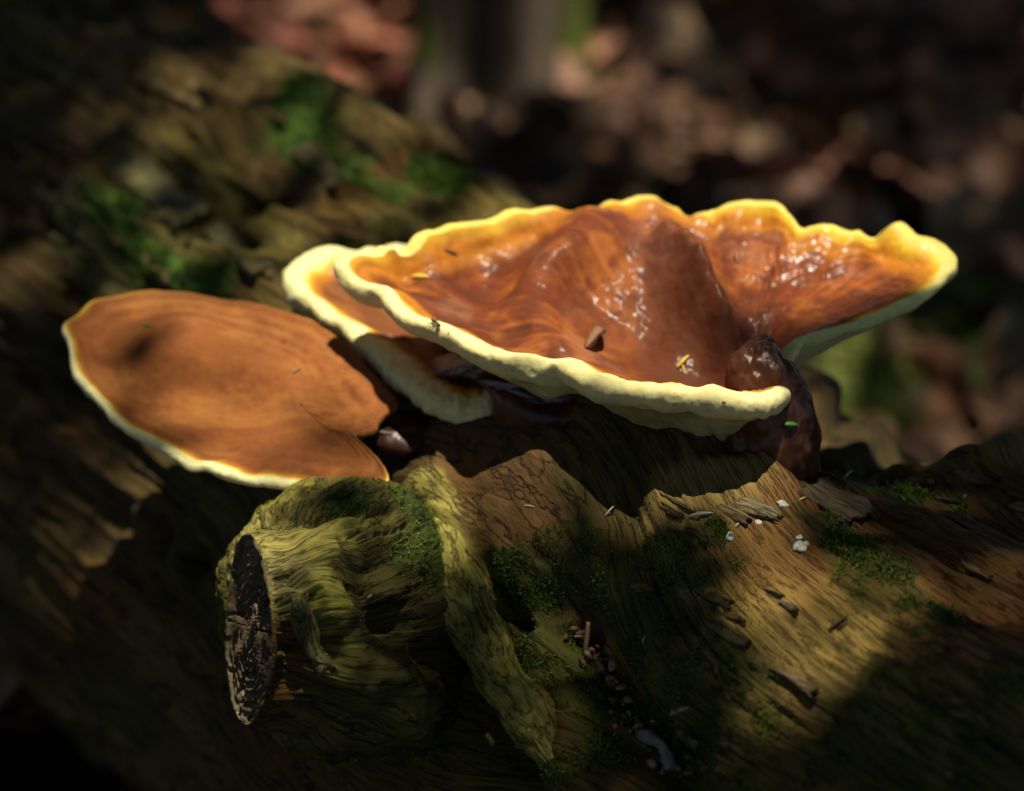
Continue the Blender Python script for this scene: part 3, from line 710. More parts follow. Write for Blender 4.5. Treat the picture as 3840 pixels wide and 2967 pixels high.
# ---- the large upper mushroom
base_p, base_n = surf_pick(2930, 1720)
root1 = empty('bracket_mushroom', base_p)
tag(root1, 'largest mushroom, glossy red-brown fan cap with thick cream rim, an ant on its edge', 'mushroom')
C1 = unp(2760, 1390, .938)
PL1 = (C1, -.01, .16)
far = [(1224, 1004), (1282, 982), (1320, 982), (1359, 969), (1385, 940), (1449, 918), (1487, 924), (1513, 931), (1538, 908), (1609, 867), (1692, 844), (1756, 836), (1820, 831),
       (1885, 799), (1949, 781), (2000, 790), (2038, 778), (2115, 770), (2167, 784), (2205, 762), (2282, 759), (2322, 768), (2346, 748), (2396, 735), (2441, 731), (2479, 742), (2505, 767),
       (2556, 780), (2633, 793), (2669, 796), (2685, 770), (2723, 753), (2774, 758), (2851, 754), (2909, 761), (2954, 790), (2979, 822), (3005, 859), (3050, 851), (3088, 840),
       (3133, 844), (3178, 867), (3197, 880), (3249, 870), (3287, 872), (3326, 854), (3377, 846), (3415, 860), (3454, 887), (3505, 900), (3550, 928)]
rightp = [(3566, 953), (3588, 972), (3598, 998), (3592, 1027), (3563, 1065)]
rnear = [(3537, 1104), (3486, 1142), (3422, 1174), (3358, 1206), (3294, 1232), (3229, 1251), (3165, 1280), (3101, 1290), (3037, 1306), (3012, 1322), (2999, 1347)]
nearp = [(2870, 1590), (2813, 1594), (2700, 1588), (2550, 1565), (2400, 1556), (2314, 1543), (2218, 1527), (2147, 1501), (2090, 1463), (2026, 1440), (1962, 1447), (1878, 1431), (1788, 1408), (1737, 1383), (1692, 1347), (1641, 1322), (1577, 1296),
         (1500, 1261), (1442, 1213), (1410, 1168), (1365, 1142), (1308, 1117), (1256, 1085), (1205, 1062), (1193, 1033)]
out1 = [(u, v, .004, 22) for u, v in far] + [(u, v, .002, 0) for u, v in rightp] + [(u, v, .0, -28) for u, v in rnear]
out1 += [(2960, 1400, -.008, 0), (2900, 1470, -.01, 0)]
out1 += [(u, v, .002 if u < 2300 else .004, -46) for u, v in nearp]
crest = [(2383, 830, 11), (2440, 815, 14), (2492, 822, 16), (2569, 854, 18), (2627, 911, 17), (2659, 976, 14), (2691, 1059, 10), (2736, 1142, 6), (2755, 1210, 2), (2768, 1270, -3)]
ctrl1 = [(1600, 1050, -1), (1500, 1000, 1), (1700, 1150, -3), (1900, 1290, -3), (1800, 950, -1), (2050, 1390, -2), (1833, 1149, -5), (1900, 1110, -4), (2000, 880, 1), (2200, 820, 3),
         (1949, 1059, 5), (2000, 1000, 9), (2080, 960, 12), (2141, 940, 13), (2250, 880, 14), (2020, 1174, 4), (2090, 1290, 3), (2218, 1370, 0), (2400, 1460, -4),
         (2150, 1050, 4), (2150, 1150, -1), (2180, 1280, -5), (2250, 1050, 3), (2350, 950, 8), (2350, 1100, 0), (2450, 900, 12), (2450, 1000, 6), (2560, 950, 13), (2560, 1050, 7), (2580, 1150, 1),
         (2310, 1250, -8), (2450, 1150, -3), (2450, 1330, -12), (2560, 1260, -5), (2560, 1400, -13), (2650, 1280, -5), (2350, 1400, -8), (2680, 1400, -12), (2640, 1470, -14), (2500, 1460, -12), (2750, 1400, -8),
         (2700, 870, 3), (2760, 930, 1), (2790, 1010, -1), (2830, 1100, -3), (2860, 1180, -4), (2900, 1040, -2), (2845, 1097, -4), (3050, 980, 1), (3300, 940, 1), (3400, 1010, 1), (3300, 1120, 1), (3100, 1060, -1), (3100, 1180, -1),
         (2700, 980, 1), (2745, 1070, -2), (2790, 1160, -4), (2960, 1200, -3), (2970, 1270, -4), (2600, 820, 4), (2850, 830, 3), (2650, 1500, -10)]
crest = [(u, v, h + 2.5 if 2480 < u < 2740 else h) for u, v, h in crest]
ctrl1 += [(u - 8, v + 40, h - 2.5) for u, v, h in crest[1:9]] + [(u + 10, v + 30, h - 6) for u, v, h in crest[1:9]] + [(u + 18, v + 45, h - 11) for u, v, h in crest[1:7]]     # the far side of the fold drops steeply to the rear lobe
ctrl1 = [(u, v, h / 1000) for u, v, h in ctrl1 + crest]
def thick1(TH):
    return .0062 - .0018 * ang_w(TH, .1, .5) + .0046 * ang_w(TH, -2.4, .9) + .0022 * ang_w(TH, -1.5, .5)
def rimw1(TH):
    return .0058 + .0022 * ang_w(TH, -2.6, 1.0)
def fine1(P, TH, edge, part, fade):
    x, y, z = P[..., 0], P[..., 1], P[..., 2]
    top = (part == 0)
    rear = np.clip(sstep(.068, .09, x) + .6 * sstep(26, 16, edge) * sstep(.05, .08, y), 0, 1)
    rad = fade * fbm(TH * 16, edge * .05, TH * 0, 3, 61) * .0005 * sstep(3, 12, edge)
    con = np.sin(edge * .9 + 3 * fbm(x * 60, y * 60, z * 60, 2, 63)) * .00022 * sstep(6, 10, edge) * sstep(45, 20, edge)
    bump = fbm(x * 190, y * 190, z * 190, 4, 64) * (.0002 + .0007 * rear) * sstep(5, 14, edge)
    scal = -.0006 * np.abs(np.sin(TH * 19 + 2 * fbm(TH * 3, TH * 0, TH * 0, 2, 66))) * sstep(16, 6, edge) * sstep(.02, .07, y)
    r = np.where(top, rad + con + bump + scal, 0)
    r = r + np.where(part >= 1, .0009 * fbm(x * 75, y * 75, z * 75, 3, 67) + scal * .6, 0)
    return r
def colour1(P, TH, edge, part, fade):
    x, y, z = P[..., 0], P[..., 1], P[..., 2]
    n1 = fbm(x * 55, y * 55, z * 55, 4, 71); n2 = fbm(x * 160, y * 160, z * 160, 4, 72); nr = fade * fbm(TH * 20, edge * .035, TH * 0, 4, 73)
    near_ = np.clip(ang_w(TH, -2.6, .75) + .3 * ang_w(TH, -1.6, .5), 0, 1)
    rgt = ang_w(TH, .45, .55) + ang_w(TH, .0, .35)
    pale = lerp(3.0, 8.0, near_) + 3.5 * np.clip(rgt, 0, 1)
    ee = edge + 2.2 * n1 + 1.4 * nr
    yl = pale + lerp(1.6, 1.5, near_) + 3.0 * np.clip(rgt, 0, 1); orr = yl + lerp(6, 4.5, near_); br = orr + lerp(8, 8, near_)
    c = np.tile(np.array(RED, np.float32), x.shape + (1,))
    c = mixc(c, BRO, sstep(-.25, .3, n1 + .6 * nr))
    c = mixc(c, (.32, .10, .016), sstep(.05, .45, n2 * .6 + n1) * .6)
    nst = fade * fbm(TH * 42, edge * .03, TH * 0, 4, 76); c = c * (1 + .55 * nst)[..., None]; blm = sstep(.1, .5, fbm(x * 38 + 9, y * 38, z * 38, 3, 77)); c = mixc(c, (.27, .125, .075), blm * .4)
    dk = sstep(.05, .4, -n2 - .4 * n1); c = mixc(c, DARK, dk * .5)
    hol = np.max([np.exp(-(((x - q_[0]) / .015) ** 2 + ((y - q_[1]) / .013) ** 2)) for q_ in Hc], axis=0); c = mixc(c, DARK, np.clip(hol * 1.0 + .5 * n1 * hol, 0, .9))  # chestnut tone that also paints the fold's shade into the hollow
    c = mixc(c, ORA, sstep(br, orr, ee) * (.9 - .35 * sstep(0, .5, n2)))
    c = mixc(c, YEL, sstep(orr - 1, yl - 1.5, ee))
    c = mixc(c, lerp(np.array(YEL), np.array(CREAM), .0) , 0 * x)
    crm = sstep(yl, pale - 1.2, ee); c = mixc(c, CREAM, crm)
    grn = np.clip(rgt, 0, 1) * crm; c = mixc(c, (.62, .66, .20), grn * .45)
    farw = sstep(.06, .1, y); c = mixc(c, (.74, .52, .05), crm * farw * .75)
    under = part == 2
    cu = mixc(np.tile(np.array((.62, .56, .24), np.float32), x.shape + (1,)), (.45, .38, .13), sstep(0, .5, n1))
    c = np.where(under[..., None], cu, c)
    dirt = sstep(.42, .6, fbm(x * 420, y * 420, z * 420, 3, 75)) * sstep(.0, .4, n1) * (part == 1)
    c = mixc(c, (.32, .27, .12), dirt * .6)
    matte = .22 * sstep(8, 2, ee - pale + 4) + .06
    rear = np.clip(sstep(.068, .09, x) + .6 * sstep(26, 16, edge) * sstep(.05, .08, y), 0, 1)
    matte = matte + .27 * (1 - rear)
    return c, matte
def plane_cut(PL, u, v, h):
    P0, gx, gy = PL; d = ray(u, v); t = (P0[2] + h - CAM[2] + gx * (CAM[0] - P0[0]) + gy * (CAM[1] - P0[1])) / (d[2] - gx * d[0] - gy * d[1]); return CAM + t * d
Hc = [plane_cut(PL1, u, v, h / 1000) for u, v, h in ((2560, 1050, 7), (2600, 1150, 1), (2540, 1200, -3), (2580, 1300, -7), (2680, 1300, -5), (2500, 1400, -12), (2620, 1420, -13))]  # hollow spots whose colour is darkened to stand in for shade
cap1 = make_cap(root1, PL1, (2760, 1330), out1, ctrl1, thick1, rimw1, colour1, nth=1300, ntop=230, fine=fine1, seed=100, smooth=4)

# stem of the large mushroom: a lobed, lacquered stalk standing on the log
def loft(rings, nseg=160, nrow=120, seed=5, amp=.001):
    """rings: (centre xyz, rx, ry, twist) -> smooth surface"""
    Cc = smooth_line([r[0] for r in rings], nrow); rx = smooth_line([[r[1], 0, 0] for r in rings], nrow)[:, 0]; ry = smooth_line([[r[2], 0, 0] for r in rings], nrow)[:, 0]
    a = np.linspace(0, 2 * np.pi, nseg, endpoint=False)
    P = Cc[:, None] + np.stack([rx[:, None] * np.cos(a), ry[:, None] * np.sin(a), 0 * rx[:, None] * a], -1)
    N = grid_normals(P, True); N *= np.sign((N * (P - Cc[:, None])).sum(-1).mean())
    D = amp * fbm(P[..., 0] * 70, P[..., 1] * 70, P[..., 2] * 40, 4, seed) * 3 + amp * .4 * fbm(P[..., 0] * 300, P[..., 1] * 300, P[..., 2] * 120, 3, seed + 3)
    return P + N * D[..., None]
def stem_pt(u, v, z): return unp(u, v, z)
rings = [(stem_pt(2860, 1790, .952), .0215, .018), (stem_pt(2880, 1700, .945), .0205, .017), (stem_pt(2885, 1600, .941), .0185, .016), (stem_pt(2872, 1500, .938), .0165, .015), (stem_pt(2855, 1400, .937), .0145, .013),
         (stem_pt(2850, 1320, .936), .0105, .010), (stem_pt(2858, 1262, .936), .0055, .0055), (stem_pt(2862, 1240, .936), .0008, .0008)]
rings = [(p_, rx_ * .9, ry_ * .9) for p_, rx_, ry_ in rings]
SP = loft(rings, amp=.0017)
n1 = fbm(SP[..., 0] * 60, SP[..., 1] * 60, SP[..., 2] * 60, 4, 81); n2 = fbm(SP[..., 0] * 200, SP[..., 1] * 200, SP[..., 2] * 90, 4, 82)
sc = np.tile(np.array((.095, .027, .008), np.float32), n1.shape + (1,)); sc = mixc(sc, (.055, .015, .006), sstep(-.1, .4, n1)); sc = mixc(sc, (.15, .05, .015), sstep(.1, .5, n2) * .6)
mesh_np('stem', SP.reshape(-1, 3) - base_p, grid_faces(*SP.shape[:2], wrap_m=True), M_STEM, root1, attrs={'pigment': sc.reshape(-1, 3)})

# ---- the second cap tucked under it
C2 = unp(1900, 1330, 1.005)
b2p, _ = surf_pick(2050, 1470)
root2 = empty('bracket_mushroom', b2p)
tag(root2, 'mushroom tucked below the largest cap, its brown top shaded and its rim thick cream', 'mushroom')
o2 = [(1320, 963), (1276, 950), (1224, 946), (1173, 953), (1135, 976), (1128, 995), (1083, 1020), (1061, 1049), (1059, 1085), (1071, 1123), (1099, 1162), (1154, 1194), (1192, 1238), (1237, 1267), (1282, 1280), (1314, 1315), (1353, 1360), (1397, 1399),
      (1436, 1437), (1481, 1476), (1545, 1521), (1609, 1559), (1667, 1581), (1699, 1597), (1769, 1609), (1821, 1597), (1872, 1572)]
dv2 = [18, 20, 22, 22, 18, 10, 5, 0, -5, -15] + [-30] * 17
out2 = [(u, v, 0, d) for (u, v), d in zip(o2, dv2)] + [(1960, 1530, 0, 0), (2010, 1440, 0, 0), (2020, 1300, 0, 0), (1980, 1150, 0, 0), (1860, 1040, 0, 0), (1680, 975, 0, 0), (1480, 960, 0, 0)]
ctrl2 = [(1400, 1180, -.004), (1600, 1300, -.007), (1800, 1400, -.009), (1880, 1250, -.008), (1500, 1100, -.004), (1250, 1060, 0)]
def colour2(P, TH, edge, part, fade):
    x, y, z = P[..., 0], P[..., 1], P[..., 2]
    n1 = fbm(x * 60, y * 60, z * 60, 4, 171); nr = fade * fbm(TH * 16, edge * .05, TH * 0, 4, 173)
    ee = edge + 2.5 * n1 + 1.5 * nr
    c = np.tile(np.array((.16, .05, .014), np.float32), x.shape + (1,)); c = mixc(c, (.24, .085, .02), sstep(-.2, .4, n1 + nr))
    c = mixc(c, ORA, sstep(19, 14, ee) * .8); c = mixc(c, YEL, sstep(14.5, 10.5, ee) * .8); c = mixc(c, CREAM, sstep(12, 7.5, ee))
    cu = np.tile(np.array((.55, .5, .24), np.float32), x.shape + (1,)); c = np.where((part == 2)[..., None], cu, c)
    return c, .3 + .1 * sstep(8, 2, ee)
cap2 = make_cap(root2, (C2, .02, .24), (1760, 1270), out2, ctrl2, lambda T: .009 + 0 * T, lambda T: .0072 + 0 * T, colour2, nth=900, ntop=120, seed=200, lump=.0008,
                fine=lambda P, T, e, p, fd: np.where(p <= 1, .0007 * fd * fbm(T * 14, e * .1, T * 0, 3, 207), 0))
s2 = [(b2p + np.array([.0, .004, -.03]), .022, .02), (b2p + np.array([0, 0, .0]), .02, .018), (lerp(b2p, cap2['c0'], .5), .02, .018), (cap2['c0'] + np.array([0, 0, -.014]), .026, .022)]
SP2 = loft(s2, amp=.0008); q1 = fbm(SP2[..., 0] * 90, SP2[..., 1] * 90, SP2[..., 2] * 90, 4, 83)
mesh_np('stem', SP2.reshape(-1, 3) - b2p, grid_faces(*SP2.shape[:2], wrap_m=True), M_STEM, root2, attrs={'pigment': mixc(np.tile(np.array((.07, .02, .008), np.float32), q1.shape + (1,)), (.03, .01, .006), sstep(-.2, .3, q1)).reshape(-1, 3)})

# ---- the lower, duller mushroom on the flank of the log
C3 = unp(950, 1500, .985)
b3p, _ = surf_pick(1530, 1640)
root3 = empty('bracket_mushroom', b3p)
tag(root3, 'dull orange-brown fan mushroom with thin pale margin growing low from the log flank', 'mushroom')
o3f = [(239, 1199), (280, 1196), (311, 1182), (315, 1155), (342, 1130), (397, 1127), (459, 1113), (535, 1096), (617, 1093), (699, 1106), (768, 1120), (837, 1130), (892, 1130), (960, 1141), (1043, 1165), (1112, 1192), (1180, 1220), (1270, 1275), (1380, 1380), (1440, 1450), (1500, 1520)]
o3n = [(1455, 1565), (1414, 1611), (1428, 1628), (1373, 1642), (1322, 1650), (1373, 1694), (1421, 1749), (1455, 1797), (1472, 1831), (1455, 1848), (1352, 1855), (1249, 1859), (1112, 1841), (1009, 1828), (919, 1824), (871, 1804), (809, 1790), (768, 1769), (713, 1776), (631, 1721), (576, 1687), (535, 1666), (473, 1639), (445, 1611), (404, 1584), (384, 1543), (329, 1494), (287, 1446), (263, 1405), (260, 1357), (260, 1302), (226, 1254), (212, 1223)]
out3 = [(u, v, 0, 6) for u, v in o3f] + [(u, v, 0, -12) for u, v in o3n]
ctrl3 = [(400, 1300, -3), (600, 1250, 0), (800, 1300, 2), (1000, 1330, 1), (640, 1330, 3), (780, 1370, 4), (930, 1420, 4.5), (1100, 1470, 3), (680, 1430, -1), (820, 1480, -2), (960, 1530, -2.5), (1100, 1600, -2), (900, 1650, -2), (700, 1580, -2), (1100, 1720, 0), (500, 1480, -2), (1250, 1460, 2), (1300, 1540, -3)]
ctrl3 = [(u, v, h / 1000) for u, v, h in ctrl3]
def colour3(P, TH, edge, part, fade):
    x, y, z = P[..., 0], P[..., 1], P[..., 2]
    n1 = fbm(x * 45, y * 45, z * 45, 4, 271); n2 = fbm(x * 150, y * 150, z * 150, 4, 272); q_ = plane_cut((C3, .03, .36), 1470, 1540, 0); r2 = np.hypot(x - q_[0], y - q_[1]); nr = fbm(np.arctan2(y - q_[1], -(x - q_[0])) * 13, r2 * 28, TH * 0, 4, 273) * sstep(.01, .05, r2)
    nearw = sstep(.2, -.4, np.sin(TH)) + ang_w(TH, 3.0, .45)
    nearw = np.clip(nearw, 0, 1)
    ee = edge + 1.3 * n1 + .6 * nr + (1 - nearw) * 5 + 9 * sstep(.045, .022, r2)
    c = np.tile(np.array((.27, .092, .022), np.float32), x.shape + (1,))
    c = mixc(c, (.32, .13, .032), sstep(-.1, .3, nr) * .6); c = mixc(c, (.20, .06, .018), sstep(.05, .35, -nr) * .35); c = mixc(c, (.24, .075, .02), sstep(0, .4, n1) * .8); c = mixc(c, (.16, .05, .016), sstep(.15, .5, n2) * .45)
    ban = np.sin(edge * .42 + 3 * n1); c = mixc(c, (.22, .075, .022), sstep(.1, 1, ban) * .6 * sstep(50, 15, edge))
    c = mixc(c, (.46, .19, .02), sstep(7.5, 4.5, ee) * .8); c = mixc(c, (.62, .40, .04), sstep(5., 3.2, ee)); c = mixc(c, (.78, .72, .36), sstep(3.6, 1.9, ee))
    cu = np.tile(np.array((.5, .46, .24), np.float32), x.shape + (1,)); c = np.where((part == 2)[..., None], cu, c)
    return c, .48 + 0 * x
cap3 = make_cap(root3, (C3, .03, .36), (1130, 1530), out3, ctrl3, lambda T: .0034 + 0 * T, lambda T: .0022 + 0 * T, colour3, nth=1000, ntop=170, nrim=18, smooth=5, seed=300, lump=.0006,
                fine=lambda P, T, e, p, fd: np.where(p <= 1, (.0005 * fd * fbm(T * 8, e * .05, T * 0, 3, 307) + .0006 * fbm(P[..., 0] * 150, P[..., 1] * 150, P[..., 2] * 150, 4, 308)) * sstep(2, 8, e) + .0003 * np.sin(e * .42 * 2 + 2 * fbm(P[..., 0] * 60, P[..., 1] * 60, P[..., 2] * 60, 2, 309)) * sstep(40, 12, e), 0))
jn = unp(1400, 1540, .985)
s3 = [(b3p + np.array([.01, .03, -.005]), .018, .016), (b3p, .016, .014), (lerp(b3p, jn, .6), .014, .012), (jn + np.array([-.01, -.002, -.004]), .012, .009), (jn + np.array([-.03, -.006, -.009]), .004, .004)]
SP3 = loft(s3, amp=.0008, seed=15); q1 = fbm(SP3[..., 0] * 90, SP3[..., 1] * 90, SP3[..., 2] * 90, 4, 84)
mesh_np('stem', SP3.reshape(-1, 3) - b3p, grid_faces(*SP3.shape[:2], wrap_m=True), M_STEM, root3, attrs={'pigment': mixc(np.tile(np.array((.05, .016, .008), np.float32), q1.shape + (1,)), (.025, .01, .006), sstep(-.2, .3, q1)).reshape(-1, 3)})
# ------------------------------------------------------------------ moss on the log
def blades(Pp, Nn, ln, wd, r, lean=.9, seg=2):
    n = len(Pp)
    t = r.normal(size=(n, 3)); t -= (t * Nn).sum(1)[:, None] * Nn; t /= np.linalg.norm(t, axis=1, keepdims=True)
    s = np.cross(Nn, t)
    l_ = ln[:, None]; w = wd[:, None]; k = r.uniform(.3, 1., n)[:, None] * lean
    p1 = Pp + Nn * l_ * .5 + t * l_ * .25 * k; p2 = Pp + Nn * l_ * (.95 - .35 * k) + t * l_ * .75 * k
    V = np.stack([Pp - s * w * .5, Pp + s * w * .5, p1 + s * w * .55, p1 - s * w * .55, p2 + s * w * .1, p2 - s * w * .1], 1)
    b_ = np.arange(n)[:, None] * 6
    F = np.concatenate([b_ + np.array([0, 1, 2, 3]), b_ + np.array([3, 2, 4, 5])])
    return V.reshape(-1, 3), F
r_ = np.random.default_rng(5)
def scatter(P, Nn, wgt, n):
    w = np.maximum(wgt, 0); i = r_.choice(len(P), n, p=w / w.sum()); return P[i] + r_.normal(size=(n, 3)) * .0004, Nn[i], i
sel = (Lface & (Lu > -100) & (Lu < 3940) & (Lv < 3100))
dl = np.r_[np.diff(ls), .01][:, None] * np.r_[np.diff(lp), .01][None] * .15
wl_ = moss * sel * dl.ravel()
Pm, Nm, im = scatter(L3, L3n, wl_ * (.25 + moss ** 2) * sstep(-.15, .35, fbm(L3[:, 0] * 110, L3[:, 1] * 110, L3[:, 2] * 110, 3, 403)), 42000)
Ps, Ns, is_ = scatter(STP, st.N, stmoss * st.f, 1600)
# a thin scatter of algae tufts elsewhere
wt = sel * dl.ravel() * sstep(.1, .45, fbm(L3[:, 0] * 30, L3[:, 1] * 30, L3[:, 2] * 30, 4, 401)) * (sflat < .35)
Pt, Nt, it = scatter(L3, L3n, wt, 9000)
Pa = np.r_[Pm, Ps, Pt]; Na = np.r_[Nm, Ns, Nt]; n_ = len(Pa)
Na = Na + .35 * r_.normal(size=(n_, 3)); Na /= np.linalg.norm(Na, axis=1, keepdims=True)
ln = r_.uniform(.0006, .0019, n_); ln[len(Pm) + len(Ps):] *= .55
V, F = blades(Pa, Na, ln, r_.uniform(.00025, .0006, n_), r_)
cl = fbm(Pa[:, 0] * 60, Pa[:, 1] * 60, Pa[:, 2] * 60, 3, 402)
bc = mixc(np.tile(np.array((.06, .115, .010), np.float32), (n_, 1)), (.13, .19, .016), sstep(-.1, .4, cl)); bc = mixc(bc, (.045, .08, .014), sstep(.0, .4, -cl)); bc = mixc(bc, (.13, .12, .02), (r_.uniform(size=n_) < .12) * .8)
bc[len(Pm) + len(Ps):] = mixc(bc[len(Pm) + len(Ps):], (.13, .11, .03), .7)
bc *= r_.uniform(.6, 1.3, n_)[:, None]
o = mesh_np('moss', V, F, M_MOSS, attrs={'pigment': np.repeat(bc, 6, 0)})
tag(o, 'short green moss growing in patches over the fallen log', 'moss', kind='stuff')
# fibres and splinters lifting from the wood
wf = sel * dl.ravel() * (sflat < .3) * sstep(.0, .4, g1)
Pf, Nf, if_ = scatter(L3, L3n, wf, 1500)
# ------------------------------------------------------------------ small things lying about
M_NEEDLE = mat_plain('green_needle', (.10, .26, .035), rough=.45, var=.2, scale=300, rnd=.2, trans=.15)
M_PALE = mat_plain('pale_dry_scrap', (.42, .40, .30), rough=.7, var=.3, scale=300, rnd=.3, hue=(.38, .27, .15))
M_YBIT = mat_plain('yellow_scale', (.62, .40, .06), rough=.6, var=.25, scale=400, rnd=.1)
M_BRN = mat_plain('dry_brown_scrap', (.16, .075, .035), rough=.7, var=.4, scale=200, rnd=.5, hue=(.26, .15, .07))
M_TWIG = mat_plain('grey_twig', (.20, .185, .16), rough=.85, var=.75, scale=350, rnd=.1, bump=.8)
M_TWIGB = mat_plain('brown_twig', (.12, .06, .03), rough=.8, var=.4, scale=200, rnd=.3)
M_LICH = mat_plain('lichen', (.42, .50, .42), rough=.9, var=.3, scale=400, rnd=.25, hue=(.55, .45, .38))
M_ANT = mat_plain('ant_shell', (.006, .006, .005), rough=.22, var=.3, scale=900, rnd=0, spec=.6, bump=0)
def sprout(name, A, B, nrm, width, mat, label, cat, group=None, curl=.15, thick=.15, seed=0, tipw=.15, lift=.0):
    """a small solid blade (needle, scrap, scale) from A to B lying on a surface"""
    A, B, nrm = np.asarray(A), np.asarray(B), np.asarray(nrm) / np.linalg.norm(nrm)
    L_ = np.linalg.norm(B - A); d = (B - A) / L_; s = np.cross(nrm, d); s /= np.linalg.norm(s); nn = np.cross(d, s); nn *= np.sign(nn @ nrm)
    n_ = 10; t = np.linspace(0, 1, n_); w = width * (tipw + (1 - tipw) * np.sin(np.pi * np.clip(t * .92 + .06, 0, 1)) ** .7)
    jag = 1 + .25 * vnoise(t * 6 + seed * 3.1, t * 0 + seed, t * 0, 7)
    cen_ = A + t[:, None] * (B - A) + nn * (lift + L_ * curl * np.sin(np.pi * t) * .5 + thick * width)[:, None]
    ring = np.stack([cen_ - s * (w * .5 * jag)[:, None], cen_ - nn * (w * .14)[:, None] + s * 0, cen_ + s * (w * .5)[:, None], cen_ + nn * (w * thick)[:, None]], 1)
    V = ring.reshape(-1, 3); F = np.r_[grid_faces(n_, 4, wrap_m=True), [[3, 2, 1, 0], [n_ * 4 - 4, n_ * 4 - 3, n_ * 4 - 2, n_ * 4 - 1]]]
    base = V.mean(0)
    o = mesh_np(name, V - base, F, mat); o.location = base
    tag(o, label, cat, group); return o
def on_log(name, a, b_, width, mat, label, cat, group=None, **k):
    pa, na = surf_pick(*a); pb, nb = surf_pick(*b_); return sprout(name, pa, pb, na + nb, width, mat, label, cat, group, **k)
# ant
ant_p, ant_n = cap_pick(cap1, 1634, 1212)
a_h, _ = cap_pick(cap1, 1612, 1184); a_t, _ = cap_pick(cap1, 1656, 1236)
fwd = a_h - a_t; fwd -= (fwd @ ant_n) * ant_n; fwd /= np.linalg.norm(fwd); sid = np.cross(ant_n, fwd)
def A3(x, y, z): return ant_p + (fwd * x + sid * y + ant_n * z) * .001 * 1.12
prof = [(2.62, .02, 1.0), (2.5, .28, 1.0), (2.15, .52, 1.05), (1.8, .50, 1.1), (1.55, .22, 1.1), (1.42, .18, 1.1), (1.1, .40, 1.15), (.7, .42, 1.15), (.3, .34, 1.05), (.05, .20, .95), (-.12, .12, .9), (-.25, .2, 1.0), (-.4, .13, .9), (-.6, .42, 1.0), (-1.1, .62, 1.05), (-1.7, .58, .95), (-2.2, .34, .8), (-2.5, .03, .7)]
parts = [tube([A3(x, 0, z) for x, r, z in prof], [r * .00112 for x, r, z in prof], 12)]
legs = [(1.0, 1.2, 2.0, 1.9, 2.6), (.6, 1.3, 2.2, .3, 2.9), (.3, 1.1, 2.0, -1.7, 2.6)]
for x0, k1, k2, x2, y2 in legs:
    for sgn in (-1, 1):
        j = .15 * sgn
        parts.append(tube([A3(x0, .25 * sgn, .95), A3(lerp(x0, x2, .4) + j, sgn * k1, 1.55), A3(lerp(x0, x2, .75) + j, sgn * k2, .7), A3(x2 + j, sgn * y2, .06)], [.00013, .00012, .00009, .00005], 6))
for sgn in (-1, 1):
    parts.append(tube([A3(2.35, .2 * sgn, 1.2), A3(2.7, .75 * sgn, 1.5), A3(3.6, 1.0 * sgn, .9)], [.00008, .00008, .00006], 5))
V, F = join(parts)
o = mesh_np('ant', V - ant_p, F[:, ::-1], M_ANT); o.location = ant_p
tag(o, 'small glossy black ant walking on the cream rim of the largest mushroom', 'ant')
# specks and scraps on the caps
def on_cap(name, cp, a, b_, width, mat, label, cat, group=None, **k):
    pa, na = cap_pick(cp, *a); pb, nb = cap_pick(cp, *b_); return sprout(name, pa, pb, na + nb, width, mat, label, cat, group, **k)
on_cap('bud_scale', cap1, (1545, 1030), (1605, 1034), .0026, M_YBIT, 'yellow bud scale lying flat on the left of the glossy cap', 'scale', curl=.1)
on_cap('bud_scale', cap1, (2538, 1372), (2580, 1324), .0018, M_YBIT, 'slanting yellow husk in the hollow of the largest cap', 'husk', curl=.2)
on_cap('bud_scale', cap1, (2562, 1350), (2567, 1396), .0009, M_YBIT, 'thin upright yellow sliver beside the husk in the hollow', 'husk', curl=.2)
on_cap('pine_needle', cap1, (2746, 942), (2768, 978), .0009, M_PALE, 'pale broken needle stuck on the rear lobe of the large cap', 'needle', curl=.3)
on_cap('leaf_fragment', cap1, (2200, 1300), (2252, 1248), .0042, M_BRN, 'dark brown leaf scrap standing in the middle of the large cap', 'leaf', curl=.5, lift=.0005, thick=.04)
on_cap('leaf_fragment', cap1, (1672, 930), (1722, 958), .0014, M_BRN, 'small dark bark crumb near the far left of the large cap', 'crumb', curl=.1)
on_cap('bud_scale', cap1, (2700, 1502), (2732, 1508), .0009, M_YBIT, 'tiny tan chaff on the front lip of the large cap', 'chaff', curl=.2)
on_cap('leaf_fragment', cap3, (534, 1212), (562, 1216), .0018, M_NEEDLE, 'small dark green crumb on the dull lower mushroom', 'crumb', curl=.2)
on_cap('pine_needle', cap3, (1090, 1392), (1130, 1372), .0009, M_PALE, 'pale needle lying on the dull lower mushroom', 'needle', curl=.3)
for a, s_ in (((1678, 1241), .0003), ((1615, 1255), .00016)):
    p, nn = cap_pick(cap1, *a); sprout('dirt_speck', p - fwd * s_, p + fwd * s_, nn, s_ * 1.8, M_ANT, 'tiny black speck on the cream rim near the ant', 'speck', 'specks by the ant', curl=.2, thick=.4)
# the green needle on the stalk
def stem_pick(u, v):
    pu, pv, pz = proj(SP.reshape(-1, 3)); d = (pu - u) ** 2 + (pv - v) ** 2; cand = np.where(d < 30 ** 2)[0]; i = cand[np.argmin(pz[cand])]; return SP.reshape(-1, 3)[i]
sprout('pine_needle', stem_pick(2954, 1617) - FW * .0003, stem_pick(3022, 1599) - FW * .0003, -FW + .4 * UP, .0022, M_NEEDLE, 'bright green needle lying across the dark mushroom stalk', 'needle', curl=.12)
